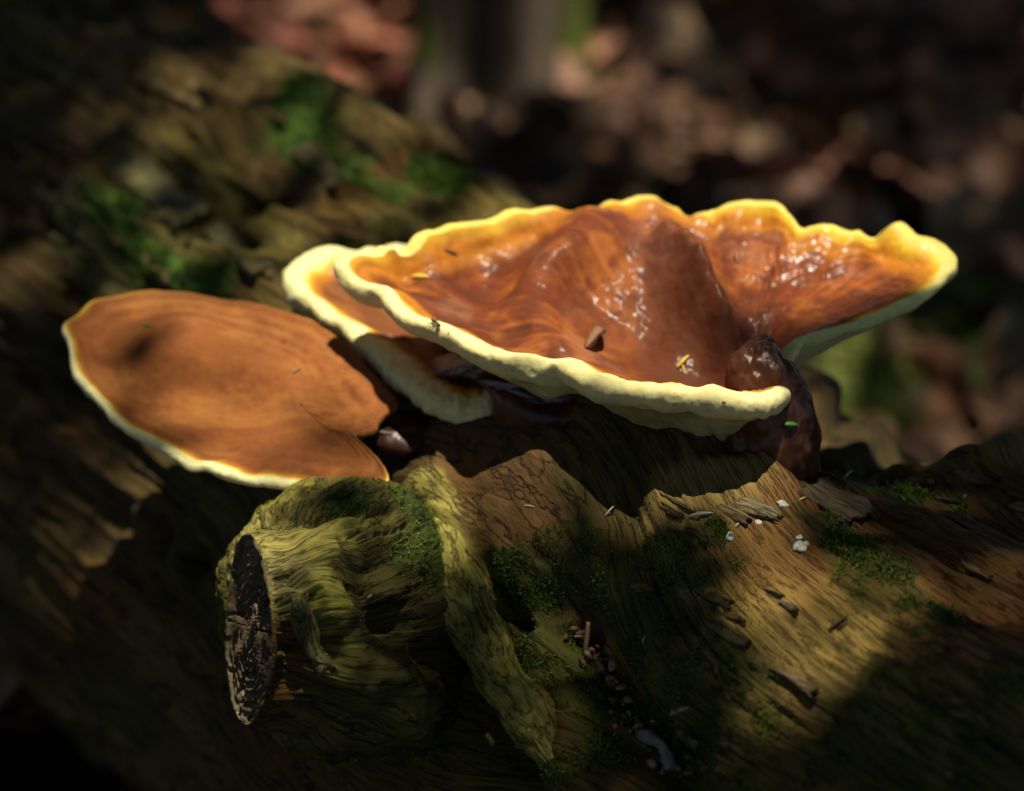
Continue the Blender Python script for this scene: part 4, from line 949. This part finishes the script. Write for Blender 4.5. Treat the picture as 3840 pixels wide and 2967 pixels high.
# needles and chips on the log
for a, b_, w_, m_t, lab in (((3380, 1852), (3402, 1876), .0016, M_PALE, 'white oval husk with a dark line on the brown wood'), ((3175, 1740), (3182, 1713), .0014, M_NEEDLE, 'green needle standing up in the moss by the stalk'),
                            ((3190, 1738), (3215, 1728), .0012, M_PALE, 'tan needle beside the upright green one in the moss'), ((3168, 1793), (3210, 1788), .0014, M_NEEDLE, 'green needle lying flat on the bright moss patch'),
                            ((3602, 1862), (3622, 1842), .0015, M_PALE, 'forked pale husk on the dark wood at the right'), ((3812, 1855), (3840, 1851), .0016, M_NEEDLE, 'pale green needle at the far right of the log'),
                            ((2582, 1926), (2662, 1920), .0016, M_PALE, 'long tan needle in front of the cap shadow'), ((2500, 2680), (2575, 2648), .0022, M_PALE, 'pale cream needle across the end of the leafy groove'),
                            ((2398, 2412), (2412, 2380), .0013, M_PALE, 'short tan needle on the moss above the groove'), ((3000, 1868), (3030, 1855), .0009, M_YBIT, 'curled yellow thread on the wood'),
                            ((2755, 1967), (2775, 1950), .0012, M_PALE, 'tan splinter at the edge of the lifted flake'), ((3470, 1795), (3500, 1803), .002, M_BRN, 'orange chip of wood right of the bright moss'),
                            ((1390, 2250), (1405, 2232), .0009, M_PALE, 'tiny straw chip on the dark side of the collar'), ((1955, 1890), (2000, 1890), .0006, M_PALE, 'fine straw under the cap shadow'),
                            ((2265, 1925), (2302, 1888), .0007, M_PALE, 'thin bent straw lying in the shade below the cap')):
    (on_log if a[0] > 1500 else (lambda *q, **k: sprout(q[0], stub_pick(*q[1])[0], stub_pick(*q[2])[0], stub_pick(*q[1])[1], *q[3:], **k)))('pine_needle', a, b_, w_, m_t, lab, 'needle', curl=.2)
on_log('twig', (3105, 2360), (3178, 2310), .0016, M_TWIGB, 'short red-brown twig on the sunlit bare wood', 'twig', curl=.1, thick=.5)
on_log('twig', (3140, 2355), (3172, 2328), .0011, M_TWIGB, 'thin brown splinter close beside the red-brown twig', 'twig', curl=.1, thick=.5)
# lichen rosettes: lobed crusts
def rosette(u, v, rad, label, seed):
    p, nn = surf_pick(u, v); t1 = np.cross(nn, [0, 0, 1.]); t1 /= np.linalg.norm(t1); t2 = np.cross(nn, t1)
    a = np.linspace(0, 2 * np.pi, 28, endpoint=False); rr_ = rad * (1 + .35 * fbm(np.cos(a) * 2 + seed, np.sin(a) * 2, a * 0, 3, seed))
    V = [np.zeros(3)[None] + nn * rad * .25]
    for f, h in ((.4, .32), (.75, .22), (1, .12), (1.0, -.1)): V.append((np.cos(a) * rr_ * f)[:, None] * t1 + (np.sin(a) * rr_ * f)[:, None] * t2 + nn * rad * h * (1 + .5 * vnoise(a * 3, a * 0 + f * 9, a * 0, seed))[:, None])
    V = np.concatenate(V); j = np.arange(28); F = [np.stack([j * 0, 1 + j, 1 + (j + 1) % 28, 1 + (j + 1) % 28], -1)[:, :4]]
    for r in range(3): F.append(np.stack([1 + r * 28 + j, 1 + (r + 1) * 28 + j, 1 + (r + 1) * 28 + (j + 1) % 28, 1 + r * 28 + (j + 1) % 28], -1))
    tri = F[0][:, :3]; me_F = np.concatenate(F[1:])
    o = mesh_np('lichen', V, np.r_[me_F, np.c_[tri, tri[:, 2:]]] if False else me_F, M_LICH); o.location = p; tag(o, label, 'lichen', 'lichen crusts on the bare wood')
    # close the crown of the rosette
    bm_V = V[:29]; c_ = mesh_np('lobe', bm_V, tri, M_LICH, o)
for i, (u, v, r) in enumerate(((2940, 1880, .0019), (2836, 1948, .0012), (2740, 2004, .0014), (2995, 2003, .0011), (2985, 2042, .0019), (3012, 2045, .0015), (3015, 2028, .0012), (2730, 1992, .0008))):
    rosette(u, v, r, 'small pale grey-green lichen crust on the bare wood of the log', i + 3)
# debris caught in the groove
r_ = np.random.default_rng(11)
gl = smooth_line([(p[0], p[1], 0) for p in [(2150, 2370), (2200, 2440), (2260, 2520), (2320, 2620), (2390, 2730), (2470, 2830), (2560, 2910)]], 200)
cols = [(.30, .13, .07), (.17, .09, .045), (.24, .17, .09), (.11, .06, .03), (.33, .24, .15)]
M_DEB = [mat_plain('groove_leaf_%s' % n_, c_, rough=.65, var=.4, scale=160, rnd=.4) for n_, c_ in zip(('pink', 'brown', 'tan', 'dark', 'straw'), cols)]
nm_ = ('reddish', 'brown', 'tan', 'dark brown', 'straw-coloured')
for i in range(85):
    g_ = gl[r_.integers(len(gl))]; spread = 18 + 40 * np.clip((g_[1] - 2370) / 500, 0, 1)
    u, v = g_[0] + r_.normal() * spread * .7, g_[1] + r_.normal() * 14
    a = r_.uniform(0, 2 * np.pi); L_ = r_.uniform(16, 44); k_ = r_.integers(5)
    pa, na = surf_pick(u, v); pb, _ = surf_pick(u + math.cos(a) * L_, v + math.sin(a) * L_ * .8)
    if np.linalg.norm(pa - pb) < .0006: continue
    if np.linalg.norm(pa - pb) > .008: pb = pa + (pb - pa) / np.linalg.norm(pb - pa) * .006
    nn = na + r_.normal(size=3) * .5
    thin = r_.uniform() < .3
    sprout('leaf_fragment', pa, pb, nn, r_.uniform(.0005, .0009) if thin else r_.uniform(.0016, .0036), M_DEB[k_], '%s dry leaf scrap among the debris in the groove of the log' % nm_[k_], 'leaf', 'leaf scraps in the groove, ' + nm_[k_], curl=r_.uniform(-.1, .5), lift=r_.uniform(.0, .003), seed=i)
# grey twig, red pebble-like seed, standing splinters, beetle-blue berry
pa, na = surf_pick(2400, 2765); pb, nb = surf_pick(2535, 2888)
ln_ = smooth_line([pa + na * .004, lerp(pa, pb, .5) + na * .0055, pb + nb * .003], 24); V, F = tube(ln_, .0019 + .0003 * np.sin(np.linspace(0, 9, 24)), 12)
V = V + .0005 * np.stack([vnoise(V[:, 0] * 600, V[:, 1] * 900, V[:, 2] * 900, 5 + i) for i in range(3)], -1)
Fc = np.r_[F[:, ::-1], [[3, 2, 1, 0], [0, 5, 4, 3], [7, 6, 5, 0], [0, 9, 8, 7], [11, 10, 9, 0]], np.array([[0, 1, 2, 3], [3, 4, 5, 0], [0, 5, 6, 7], [7, 8, 9, 0], [0, 9, 10, 11]]) + 23 * 12]
o = mesh_np('twig', V - V.mean(0), Fc, M_TWIG); o.location = V.mean(0); tag(o, 'pale grey broken twig lying in the leafy groove of the log', 'twig')
for a, b_, w_ in (((2195, 2450), (2207, 2330), .0022), ((2265, 2435), (2320, 2500), .0016)):
    pa, na = surf_pick(*a); pb = unp(*b_, proj(pa)[2] - .002)
    sprout('wood_splinter', pa, pb, -FW, w_, M_BRN, 'thin splinter of wood standing up at the head of the groove' if w_ > .002 else 'slanting splinter leaning over the edge of the groove', 'splinter', curl=.05, tipw=.6, thick=.3)
M_SEED = mat_plain('seed_coat', (.36, .14, .09), rough=.5, var=.3, scale=200, rnd=.1); M_BERRY = mat_plain('blue_berry', (.20, .25, .28), rough=.3, var=.2, scale=150, rnd=.1)
def pebble(name, u, v, rx, ry, mat, label, cat, seed):
    p, nn = surf_pick(u, v); th = np.linspace(0.02, np.pi - .02, 14); ph = np.linspace(0, 2 * np.pi, 20, endpoint=False); T, Pq = np.meshgrid(th, ph, indexing='ij')
    V = np.stack([np.sin(T) * np.cos(Pq) * rx, np.sin(T) * np.sin(Pq) * ry, np.cos(T) * ry], -1); V *= (1 + .18 * fbm(V[..., 0] / rx + seed, V[..., 1] / rx, V[..., 2] / rx, 3, seed))[..., None]
    o = mesh_np(name, V.reshape(-1, 3), grid_faces(14, 20, wrap_m=True), mat); o.location = p + nn * ry * .7; o.rotation_euler = (0, .3, -.5); tag(o, label, cat)
pebble('seed', 2292, 2553, .0027, .0017, M_SEED, 'rounded pink-brown seed among the scraps in the groove', 'seed', 4)
pebble('berry', 2362, 2672, .0013, .0012, M_BERRY, 'tiny blue-grey berry in the debris of the groove', 'berry', 6)
# ------------------------------------------------------------------ leaf litter and the things standing in it
r_ = np.random.default_rng(33)
def leaf_shape(L_, wd, curl, fold, seed):
    nu, nv = 9, 5; t = np.linspace(0, 1, nu); s = np.linspace(-1, 1, nv)
    w = wd * np.sin(np.pi * t ** .8) ** .75 * (1 + .1 * vnoise(t * 8, t * 0 + seed, t * 0, seed))
    X = np.broadcast_to((t * L_ - L_ / 2)[:, None], (nu, nv)).copy(); Y = w[:, None] * s[None]
    Z = fold * np.abs(Y) + curl * (X / L_) ** 2 * L_ + .15 * L_ * vnoise(X / L_ * 3 + seed, Y / L_ * 4, X * 0, seed + 1) * np.abs(s)[None] + .006
    V = np.stack([X, Y, Z], -1).reshape(-1, 3)
    V2 = V - np.array([0, 0, .0007]); F = grid_faces(nu, nv)
    st_, sf_ = tube([(-L_ * .5, 0, .006), (-L_ * .62, 0, .008), (-L_ * .74, .004, .012)], .0009, 4)
    return join([(V, F), (V2, F[:, ::-1]), (st_, sf_)])
LM = [mat_plain('litter_' + n_, c_, rough=.6, var=.35, scale=35, rnd=.4, hue=h_, trans=.12) for n_, c_, h_ in
      (('pink_brown', (.34, .155, .085), (.42, .22, .14)), ('tan', (.36, .22, .11), (.44, .30, .17)), ('dark_brown', (.10, .05, .028), (.16, .08, .04)), ('red_brown', (.36, .10, .055), (.30, .12, .07)))]
lname = ('pinkish brown', 'pale tan', 'dark brown', 'reddish brown')
shapes = []
for i in range(10):
    V, F = leaf_shape(r_.uniform(.06, .105), r_.uniform(.016, .028), r_.uniform(-.5, .9), r_.uniform(-.3, .7), i + 1); shapes.append((V, F))
# candidate leaves over the ground that can be seen
su = np.arange(0, 3841, 40); silv = np.array([Lv[(np.abs(Lu - u) < 30)].min() if (np.abs(Lu - u) < 30).any() else 3000 for u in su])
NLV = 3600
lx = r_.uniform(-1.1, 1.25, NLV); ly = r_.uniform(.05, 2.6, NLV); lz_ = ground_h(lx, ly) + r_.uniform(.004, .035, NLV)
pu, pv, pz = proj(np.c_[lx, ly, lz_])
vis = (pu > -80) & (pu < 3920) & (pv > -80) & (pv < np.interp(pu, su, silv) + 30)
hid = ((pu - 2350) / 1150) ** 2 + ((pv - 1180) / 400) ** 2 < 1
score = np.where(vis & ~hid, 1 / pz, 0) + r_.uniform(0, .02, NLV)
order = np.argsort(-score); single = order[:285]; rest = order[285:]
redzone = np.hypot(pu - 1150, pv - 150) < 520
kind = np.where(redzone, np.where(r_.uniform(size=NLV) < .65, 3, 0), r_.choice([0, 1, 2], NLV, p=[.42, .25, .33]))
def leaf_rot():
    return (r_.normal() * .5, r_.normal() * .5, r_.uniform(0, 6.28))
proto = {}
for i in single:
    k = int(kind[i]); sh = int(r_.integers(10))
    if (k, sh) not in proto:
        V, F = shapes[sh]; o = mesh_np('fallen_leaf', V, F, LM[k]); proto[(k, sh)] = o
    else:
        o = proto[(k, sh)].copy(); link(o)
    o.location = (lx[i], ly[i], lz_[i]); o.rotation_euler = leaf_rot(); o.scale = (1,) * 3
    tag(o, '%s fallen leaf lying in the litter behind the log' % lname[k], 'leaf', '%s leaves of the litter' % lname[k])
Vs, Fs, Cs, off = [], [], [], 0
from mathutils import Euler
pc = [(.34, .155, .085), (.36, .22, .11), (.10, .05, .028), (.36, .10, .055)]
for i in rest:
    V, F = shapes[int(r_.integers(10))]; Mx = np.array(Euler(leaf_rot()).to_matrix())
    Vs.append(V @ Mx.T + np.array([lx[i], ly[i], lz_[i]])); Fs.append(F + off); off += len(V); Cs.append(np.tile(np.array(pc[int(kind[i])]) * r_.uniform(.45, 1.3), (len(V), 1)))
o = mesh_np('leaf_litter', np.concatenate(Vs), np.concatenate(Fs), M_LITTER, attrs={'pigment': np.concatenate(Cs)})
tag(o, 'layer of dry brown leaves covering the forest floor', 'leaf litter', kind='stuff')

# old mossy stump behind the log
def lumpy_post(name, base, hgt, rad, seed, col, col2, mossc, label, cat, flare=.8, lean=(0, 0), top=True, amp=.25):
    k = np.linspace(0, 1, 90); a = np.linspace(0, 2 * np.pi, 120, endpoint=False)
    rr_ = rad * (1 - .12 * k + flare * np.exp(-k * hgt / (rad * 1.1)))
    K, A = np.meshgrid(k, a, indexing='ij')
    rdg = amp * fbm(np.cos(A) * 2.2 + seed, np.sin(A) * 2.2, K * 1.2, 3, seed) + .10 * fbm(np.cos(A) * 8, np.sin(A) * 8, K * 3, 3, seed + 1)
    lob = .35 * flare * np.cos(A * 4 + seed) * np.exp(-K * hgt / (rad * 1.2))
    Rr = rr_[:, None] * (1 + rdg + lob)
    zz = K * hgt * (1 + .18 * fbm(np.cos(A) * 3, np.sin(A) * 3, A * 0, 3, seed + 4) * K)
    P = np.stack([Rr * np.cos(A) + lean[0] * zz, Rr * np.sin(A) + lean[1] * zz, zz - .03], -1)
    Vt = np.r_[P.reshape(-1, 3)]
    nz = fbm(P[..., 0] * 22, P[..., 1] * 22, P[..., 2] * 9, 4, seed + 6).ravel(); nm = fbm(P[..., 0] * 12, P[..., 1] * 12, P[..., 2] * 12, 3, seed + 7).ravel()
    pc_ = mixc(np.tile(np.array(col, np.float32), (len(Vt), 1)), col2, sstep(-.1, .35, nz)); pc_ = mixc(pc_, mossc, sstep(.05, .3, nm) * .9)
    b_ = np.array([base[0], base[1], float(ground_h(np.array([base[0]]), np.array([base[1]]))[0])])
    root = empty(name, b_); tag(root, label, cat)
    mesh_np('trunk', Vt, grid_faces(90, 120, wrap_m=True)[:, ::-1], M_LITTER, root, attrs={'pigment': pc_})
    # broken top: jagged floor set below the rim
    ring = P[-1]; tt_ = np.linspace(1, 0, 12)[:, None, None]; TP = ring.mean(0) + (ring - ring.mean(0))[None] * tt_
    TP[..., 2] -= rad * .35 * (1 - tt_[..., 0] ** 3); TP[..., 2] += rad * .15 * fbm(TP[..., 0] * 60, TP[..., 1] * 60, TP[..., 2] * 0, 3, seed + 9) * (1 - tt_[..., 0])
    mesh_np('broken_top', TP.reshape(-1, 3), grid_faces(12, 120, wrap_m=True)[:, ::-1], M_LITTER, root, attrs={'pigment': np.tile(np.array((.12, .07, .035)), (12 * 120, 1))})
    return root
def on_ground(u, v): return on_z(u, v, GZ + .0)
STUMPS = []
g_ = on_ground(1820, 470); STUMPS += [(g_ + np.array([-.02, -.04, .1]), .08, .6), (g_ + np.array([-.02, -.03, .2]), .08, .6)]
lumpy_post('tree_stump', g_[:2], .26, .058, 3, (.15, .11, .08), (.08, .06, .042), (.10, .12, .022), 'old grey-brown mossy stump standing in the litter behind the log', 'stump', flare=.7)
g_ = on_ground(2060, 420); STUMPS += [(g_ + np.array([0, -.02, .13]), .07, .7)]
lumpy_post('tree_stump', g_[:2], .20, .035, 8, (.16, .125, .07), (.10, .08, .04), (.12, .16, .02), 'thin greenish stump standing close to the grey-brown stump', 'stump', flare=.5)
g_ = on_ground(3255, 1600)
lumpy_post('broken_sapling', g_[:2], .085, .009, 12, (.40, .27, .17), (.32, .21, .12), (.20, .17, .05), 'short pale broken sapling beyond the stalk of the large mushroom', 'sapling', flare=.3)
g_ = on_ground(3350, 1570)
lumpy_post('broken_sapling', g_[:2], .10, .011, 15, (.38, .24, .12), (.30, .19, .09), (.22, .18, .05), 'thicker tan broken sapling beside the short pale one', 'sapling', flare=.3, lean=(-.1, 0))
def mound(name, base, rx, ry, rz, seed, label, cat):
    a = np.linspace(0, 2 * np.pi, 90, endpoint=False); t = np.linspace(.02, np.pi / 2 + .25, 40); T, A = np.meshgrid(t, a, indexing='ij')
    P = np.stack([np.sin(T) * np.cos(A) * rx, np.sin(T) * np.sin(A) * ry, np.cos(T) * rz], -1)
    P *= (1 + .35 * fbm(P[..., 0] * 14 + seed, P[..., 1] * 14, P[..., 2] * 14, 4, seed))[..., None]
    nz = fbm(P[..., 0] * 40, P[..., 1] * 40, P[..., 2] * 40, 4, seed + 2).ravel()
    pc_ = mixc(np.tile(np.array((.07, .10, .014), np.float32), (nz.size, 1)), (.16, .19, .025), sstep(-.1, .4, nz)); pc_ = mixc(pc_, (.09, .07, .04), sstep(.15, .4, -nz))
    b_ = np.array([base[0], base[1], float(ground_h(np.array([base[0]]), np.array([base[1]]))[0])])
    o = mesh_np(name, P.reshape(-1, 3), grid_faces(40, 90, wrap_m=True), M_LITTER, attrs={'pigment': pc_}); o.location = b_; tag(o, label, cat); return o, P + b_
def fuzz(o, P, n, seed):
    r2 = np.random.default_rng(seed); N_ = grid_normals(P, True); N_ *= np.sign(N_[..., 2].mean()); i = r2.integers(0, P[..., 0].size, n)
    Pq, Nq = P.reshape(-1, 3)[i], N_.reshape(-1, 3)[i]; V, F = blades(Pq, Nq, r2.uniform(.004, .012, n), r2.uniform(.0006, .0014, n), r2)
    mesh_np('moss_tufts', V - np.array(o.location), F, M_MOSS, o, attrs={'pigment': np.repeat(mixc(np.tile(np.array((.06, .10, .012), np.float32), (n, 1)), (.17, .2, .025), r2.uniform(size=n)), 6, 0)})['kind'] = 'stuff'
for i, (u, v, rx, ry, rz, lab) in enumerate(((3120, 1560, .06, .05, .06, 'bright mossy hummock behind the mushroom stalk'), (3480, 1330, .10, .08, .05, 'dark mossy hummock in the litter at the right'),
                                              (1500, 60, .10, .07, .05, 'low mossy hummock between the red leaves and the stump'))):
    g_ = on_ground(u, v); o, P = mound('moss_hummock', g_[:2], rx, ry, rz, 60 + i, lab, 'moss'); fuzz(o, P, 1500, 70 + i)
# fallen sticks in the litter
for i, (a, b_, r0, lab) in enumerate((((2300, 330), (2800, 120), .007, 'thin dark stick slanting over the litter'), ((2900, 300), (3600, 420), .010, 'long dark fallen stick among the leaves'), ((3500, 1180), (3900, 1300), .010, 'reddish fallen stick at the right edge of the litter'), ((900, 40), (1500, 90), .008, 'fallen stick among the red-brown leaves'))):
    A_, B_ = on_ground(*a), on_ground(*b_); mid = (A_ + B_) / 2 + np.array([0, .02, .02]); k = smooth_line([A_ + [0, 0, .02], mid + [0, 0, .02], B_ + [0, 0, .03]], 16)
    V, F = tube(k, np.linspace(r0, r0 * .6, 16), 10); V = V + r0 * .2 * np.stack([vnoise(V[:, 0] * 60, V[:, 1] * 60, V[:, 2] * 60, 5 + j) for j in range(3)], -1)
    o = mesh_np('fallen_stick', V - A_, F[:, ::-1], M_TWIGB); o.location = A_; tag(o, lab, 'stick')
# ------------------------------------------------------------------ unseen trees overhead: the near crown is laid out to shape the dappled shade
M_BARK = mat_plain('tree_bark', (.06, .045, .03), rough=.9, var=.5, scale=14, rnd=.2, bump=.8, bdist=.02)
M_LEAF = mat_plain('tree_foliage', (.13, .15, .022), rough=.55, var=.3, scale=4, rnd=.15, bump=0, trans=.4)
E1 = np.cross(SUN_DIR, [0, 1., 0]); E1 /= np.linalg.norm(E1); E2 = np.cross(SUN_DIR, E1)
def sp(P): return np.array([(np.asarray(P) - TGT) @ E1, (np.asarray(P) - TGT) @ E2])
OPEN = []                                    # gaps in the foliage: (sun-plane point, radius, openness)
def gap(P, r, t): OPEN.append((sp(P), r, t))
for u, v, r in ((1350, 1080, .035), (1600, 1040, .05), (1900, 1060, .05), (2100, 1200, .04), (2300, 950, .05), (2500, 1400, .028), (2300, 1440, .026), (1750, 1270, .028), (1500, 1160, .028), (2700, 850, .045), (3000, 980, .035), (3300, 980, .03), (3480, 980, .02), (2000, 1370, .028), (2650, 1500, .024), (2800, 1560, .016)):
    gap(cap1['cut'](u, v, 0), r, 1.)
for u, v, r in ((1200, 1080, .03), (1350, 1280, .03), (1600, 1480, .025)): gap(cap2['cut'](u, v, 0), r, .9)
for u, v, r in ((330, 1270, .026), (500, 1300, .038), (700, 1250, .042), (950, 1420, .036), (1150, 1650, .036), (1250, 1500, .036), (1000, 1250, .036), (750, 1550, .034), (950, 1680, .03), (1300, 1760, .025)): gap(cap3['cut'](u, v, 0), r * 1.1, .55)
for u, v, r, t in ((2850, 2220, .019, .6), (3050, 2330, .025, .85), (3280, 2480, .018, .45), (2700, 2050, .016, .3), (3720, 2430, .015, .3), (1720, 2200, .035, .4), (1950, 2600, .035, .35), (2150, 2500, .04, .2), (2450, 2300, .05, .17),
                   (700, 800, .08, .34), (1300, 700, .07, .4), (1100, 500, .06, .36), (400, 950, .06, .3), (350, 600, .05, .22), (1500, 600, .06, .36), (3200, 1760, .04, .2), (2700, 2650, .04, .18), (3300, 2050, .05, .13), (600, 2050, .05, .08), (1700, 750, .06, .25)):
    gap(surf_pick(u, v)[0], r, t)
for u, v, r, t in ((1050, 2150, .035, .42), (1300, 2100, .035, .42), (1250, 2400, .035, .42), (1450, 2550, .03, .35)): gap(stub_pick(u, v)[0], r, t)
for u, v, r, t in ((2450, 450, .06, .9), (2700, 560, .07, .95), (3150, 600, .05, .35), (3000, 740, .05, .45), (2560, 190, .05, .3), (1150, 160, .10, .7), (1440, 190, .10, .9), (1330, 260, .04, .5), (3300, 1480, .08, .7), (3150, 1420, .07, .6), (1000, 60, .06, .35), (3700, 580, .04, .35), (3450, 720, .05, .3), (3700, 1600, .05, .3)):
    gap(on_z(u, v, .0), r, t * .58 if u > 1600 else t * 1.2)
for p_, r, t in STUMPS: gap(p_, r, t)
SHADE = [(sp(surf_pick(u, v)[0]), .02, .8) for u, v in ((2050, 2080), (3300, 1950), (3650, 1900), (2450, 2100), (2600, 2250), (2400, 2450), (2600, 2500), (2750, 2650))] + [(sp(surf_pick(u, v)[0]), .02, .45) for u, v in ((1800, 1900), (2150, 1880), (1950, 1830), (2300, 1950), (2500, 1880), (2700, 1830))] + [(sp(surf_pick(u, v)[0]), .05, .9) for u, v in ((3500, 2800), (3800, 2700))] + [(sp(surf_pick(u, v)[0]), .03, .92) for u, v in ((60, 1550), (200, 1700), (320, 1720), (100, 1900), (250, 1900), (750, 2700), (1650, 2880), (330, 2150), (400, 2350), (550, 2500), (650, 2700), (600, 2880))]  # added foliage stays dense over these spots to darken them
G0 = np.array([g[0] for g in OPEN]); GR = np.array([g[1] for g in OPEN]); GT = np.minimum(1, np.array([g[2] for g in OPEN]))
def openness(q):
    d = np.linalg.norm(q[:, None] - G0[None], axis=-1)
    o_ = (GT[None] * sstep(1.5, .85, d / GR[None])).max(1)
    core = np.where(GT[None] > .5, sstep(1.05, .8, d / GR[None]), 0).max(1)
    for p_, r, k in SHADE: o_ = o_ * (1 - (1 - core) * k * sstep(1.4, .6, np.linalg.norm(q - p_, axis=1) / r))
    return np.maximum(.018, o_)
def leaf_quads(Cn, size, r, flat=.5):
    n = len(Cn); a = r.normal(size=(n, 3)) * np.array([1, 1, flat]); a /= np.linalg.norm(a, axis=1, keepdims=True)
    b = np.cross(a, r.normal(size=(n, 3))); b /= np.linalg.norm(b, axis=1, keepdims=True)
    s = np.asarray(size)[:, None]
    V = np.stack([Cn - a * s, Cn + b * s * .42, Cn + a * s, Cn - b * s * .42], 1).reshape(-1, 3)
    return V, np.arange(4 * n).reshape(-1, 4)
r_ = np.random.default_rng(21)
# near crown, small leaves, thinned to let sun onto chosen spots
NL = 170000
q = np.c_[r_.uniform(-1.5, 1.9, NL), r_.uniform(-1.9, 2.3, NL)]
tau = r_.uniform(1.7, 3.4, NL)
dens = np.clip(-np.log(openness(q)) / 3.9, 0, 1)
keep = r_.uniform(size=NL) < dens
q, tau = q[keep], tau[keep]
size = r_.uniform(.020, .034, len(q))
# leaves must not poke into an opening
clear = openness(q) < .95
q, tau, size = q[clear], tau[clear], size[clear]
LC = TGT + q[:, :1] * E1 + q[:, 1:] * E2 + tau[:, None] * SUN_DIR
def make_tree(base, hgt, rad, crownV, crownF, label, limbs, group=None):
    b = np.array([base[0], base[1], float(ground_h(np.array([base[0]]), np.array([base[1]]))[0]) - .05])
    root = empty('broadleaf_tree', b); tag(root, label, 'tree', group)
    k = np.linspace(0, 1, 26); pts = b + np.c_[.15 * np.sin(k * 3 + base[0]), .12 * np.sin(k * 4 + base[1]), k * hgt]
    rr_ = rad * (1 - .6 * k) + rad * 1.1 * np.exp(-k * hgt * 4)
    V, F = tube(pts, rr_, 18); ang = np.arctan2(V[:, 1] - b[1], V[:, 0] - b[0])
    V = V + (fbm(V[:, 0] * 9, V[:, 1] * 9, V[:, 2] * 2.5, 3, 50) * rad * .18)[:, None] * np.c_[np.cos(ang), np.sin(ang), 0 * ang]
    mesh_np('trunk', V - b, F[:, ::-1], M_BARK, root)
    for (t0, end, r0) in limbs:
        p0 = pts[int(t0 * 25)]; end = np.asarray(end); mid = (p0 + end) / 2 + np.array([0, 0, .12 * np.linalg.norm(end - p0)])
        L_ = smooth_line([p0, mid, end], 10); V, F = tube(L_, np.linspace(r0, r0 * .25, 10), 8)
        mesh_np('limb', V - b, F[:, ::-1], M_BARK, root)
    mesh_np('crown', crownV - b, crownF, M_LEAF, root, smooth=False)
    return root
V, F = leaf_quads(LC, size, r_)
m0 = LC.mean(0)
# limbs reach into the crown but pass clear of the openings
good_limbs = []
for t0 in (.42, .5, .56, .62, .7, .78):
    p0 = np.array([1.9, 3.0, t0 * 4.6])
    for _ in range(60):
        e_ = LC[r_.integers(len(LC))]; mid = (p0 + e_) / 2 + np.array([0, 0, .12 * np.linalg.norm(e_ - p0)]); path = smooth_line([p0, mid, e_], 40)
        qq = np.c_[(path - TGT) @ E1, (path - TGT) @ E2]; dd = np.linalg.norm(qq[:, None] - G0[None], axis=-1) - GR[None] * 1.3
        if dd[:, GT > .25].min() > .05: good_limbs.append((t0, e_, .03)); break
make_tree((1.9, 3.0), 4.6, .14, V, F, 'unseen slim tree added behind the litter, its low crown shaped to shade the mushrooms', good_limbs)
# taller trees round about close off most of the sky
spots = [(-4.2, 2.6, 7.5, .24), (-1.2, 5.6, 8, .26), (2.6, 5.0, 7.5, .22), (4.6, 1.6, 8, .25), (3.4, -3.0, 7.5, .22), (-.8, -4.8, 8, .25), (-4.6, -2.6, 8, .24)]
names = ['tall tree standing far behind the left end of the log', 'tall tree behind the leaf litter', 'tall tree at the back right of the clearing', 'tall tree to the right of the log', 'tall tree on the near side of the clearing, beyond the sawn stub to the right', 'tall tree on the near side of the clearing, facing the sawn stub', 'tall tree on the near side of the clearing, past the foot of the dull mushroom']
for i, (x, y, h, rd) in enumerate(spots):
    n_ = 11000
    d = r_.normal(size=(n_, 3)); d /= np.linalg.norm(d, axis=1, keepdims=True); rad_ = r_.uniform(.25, 1, n_) ** .5
    cl = fbm(d[:, 0] * 3 + i * 7, d[:, 1] * 3, d[:, 2] * 3, 3, 60 + i)
    Cn = np.array([x * .72, y * .72, h * .78]) + d * (rad_ * (1 + .35 * cl))[:, None] * np.array([3.1, 3.1, 2.8])
    k_ = (cl > -.22)
    qs = np.c_[(Cn - TGT) @ E1, (Cn - TGT) @ E2]
    k_ &= ~((np.abs(qs[:, 0] - .2) < 1.8) & (np.abs(qs[:, 1] - .2) < 2.1))        # the sun comes in through this opening
    Cn = Cn[k_]
    V, F = leaf_quads(Cn, r_.uniform(.10, .2, len(Cn)), r_)
    tips = [(.45 + .12 * j, Cn[r_.integers(len(Cn))], .05) for j in range(4)]
    make_tree((x, y), h, rd, V, F, names[i], tips)
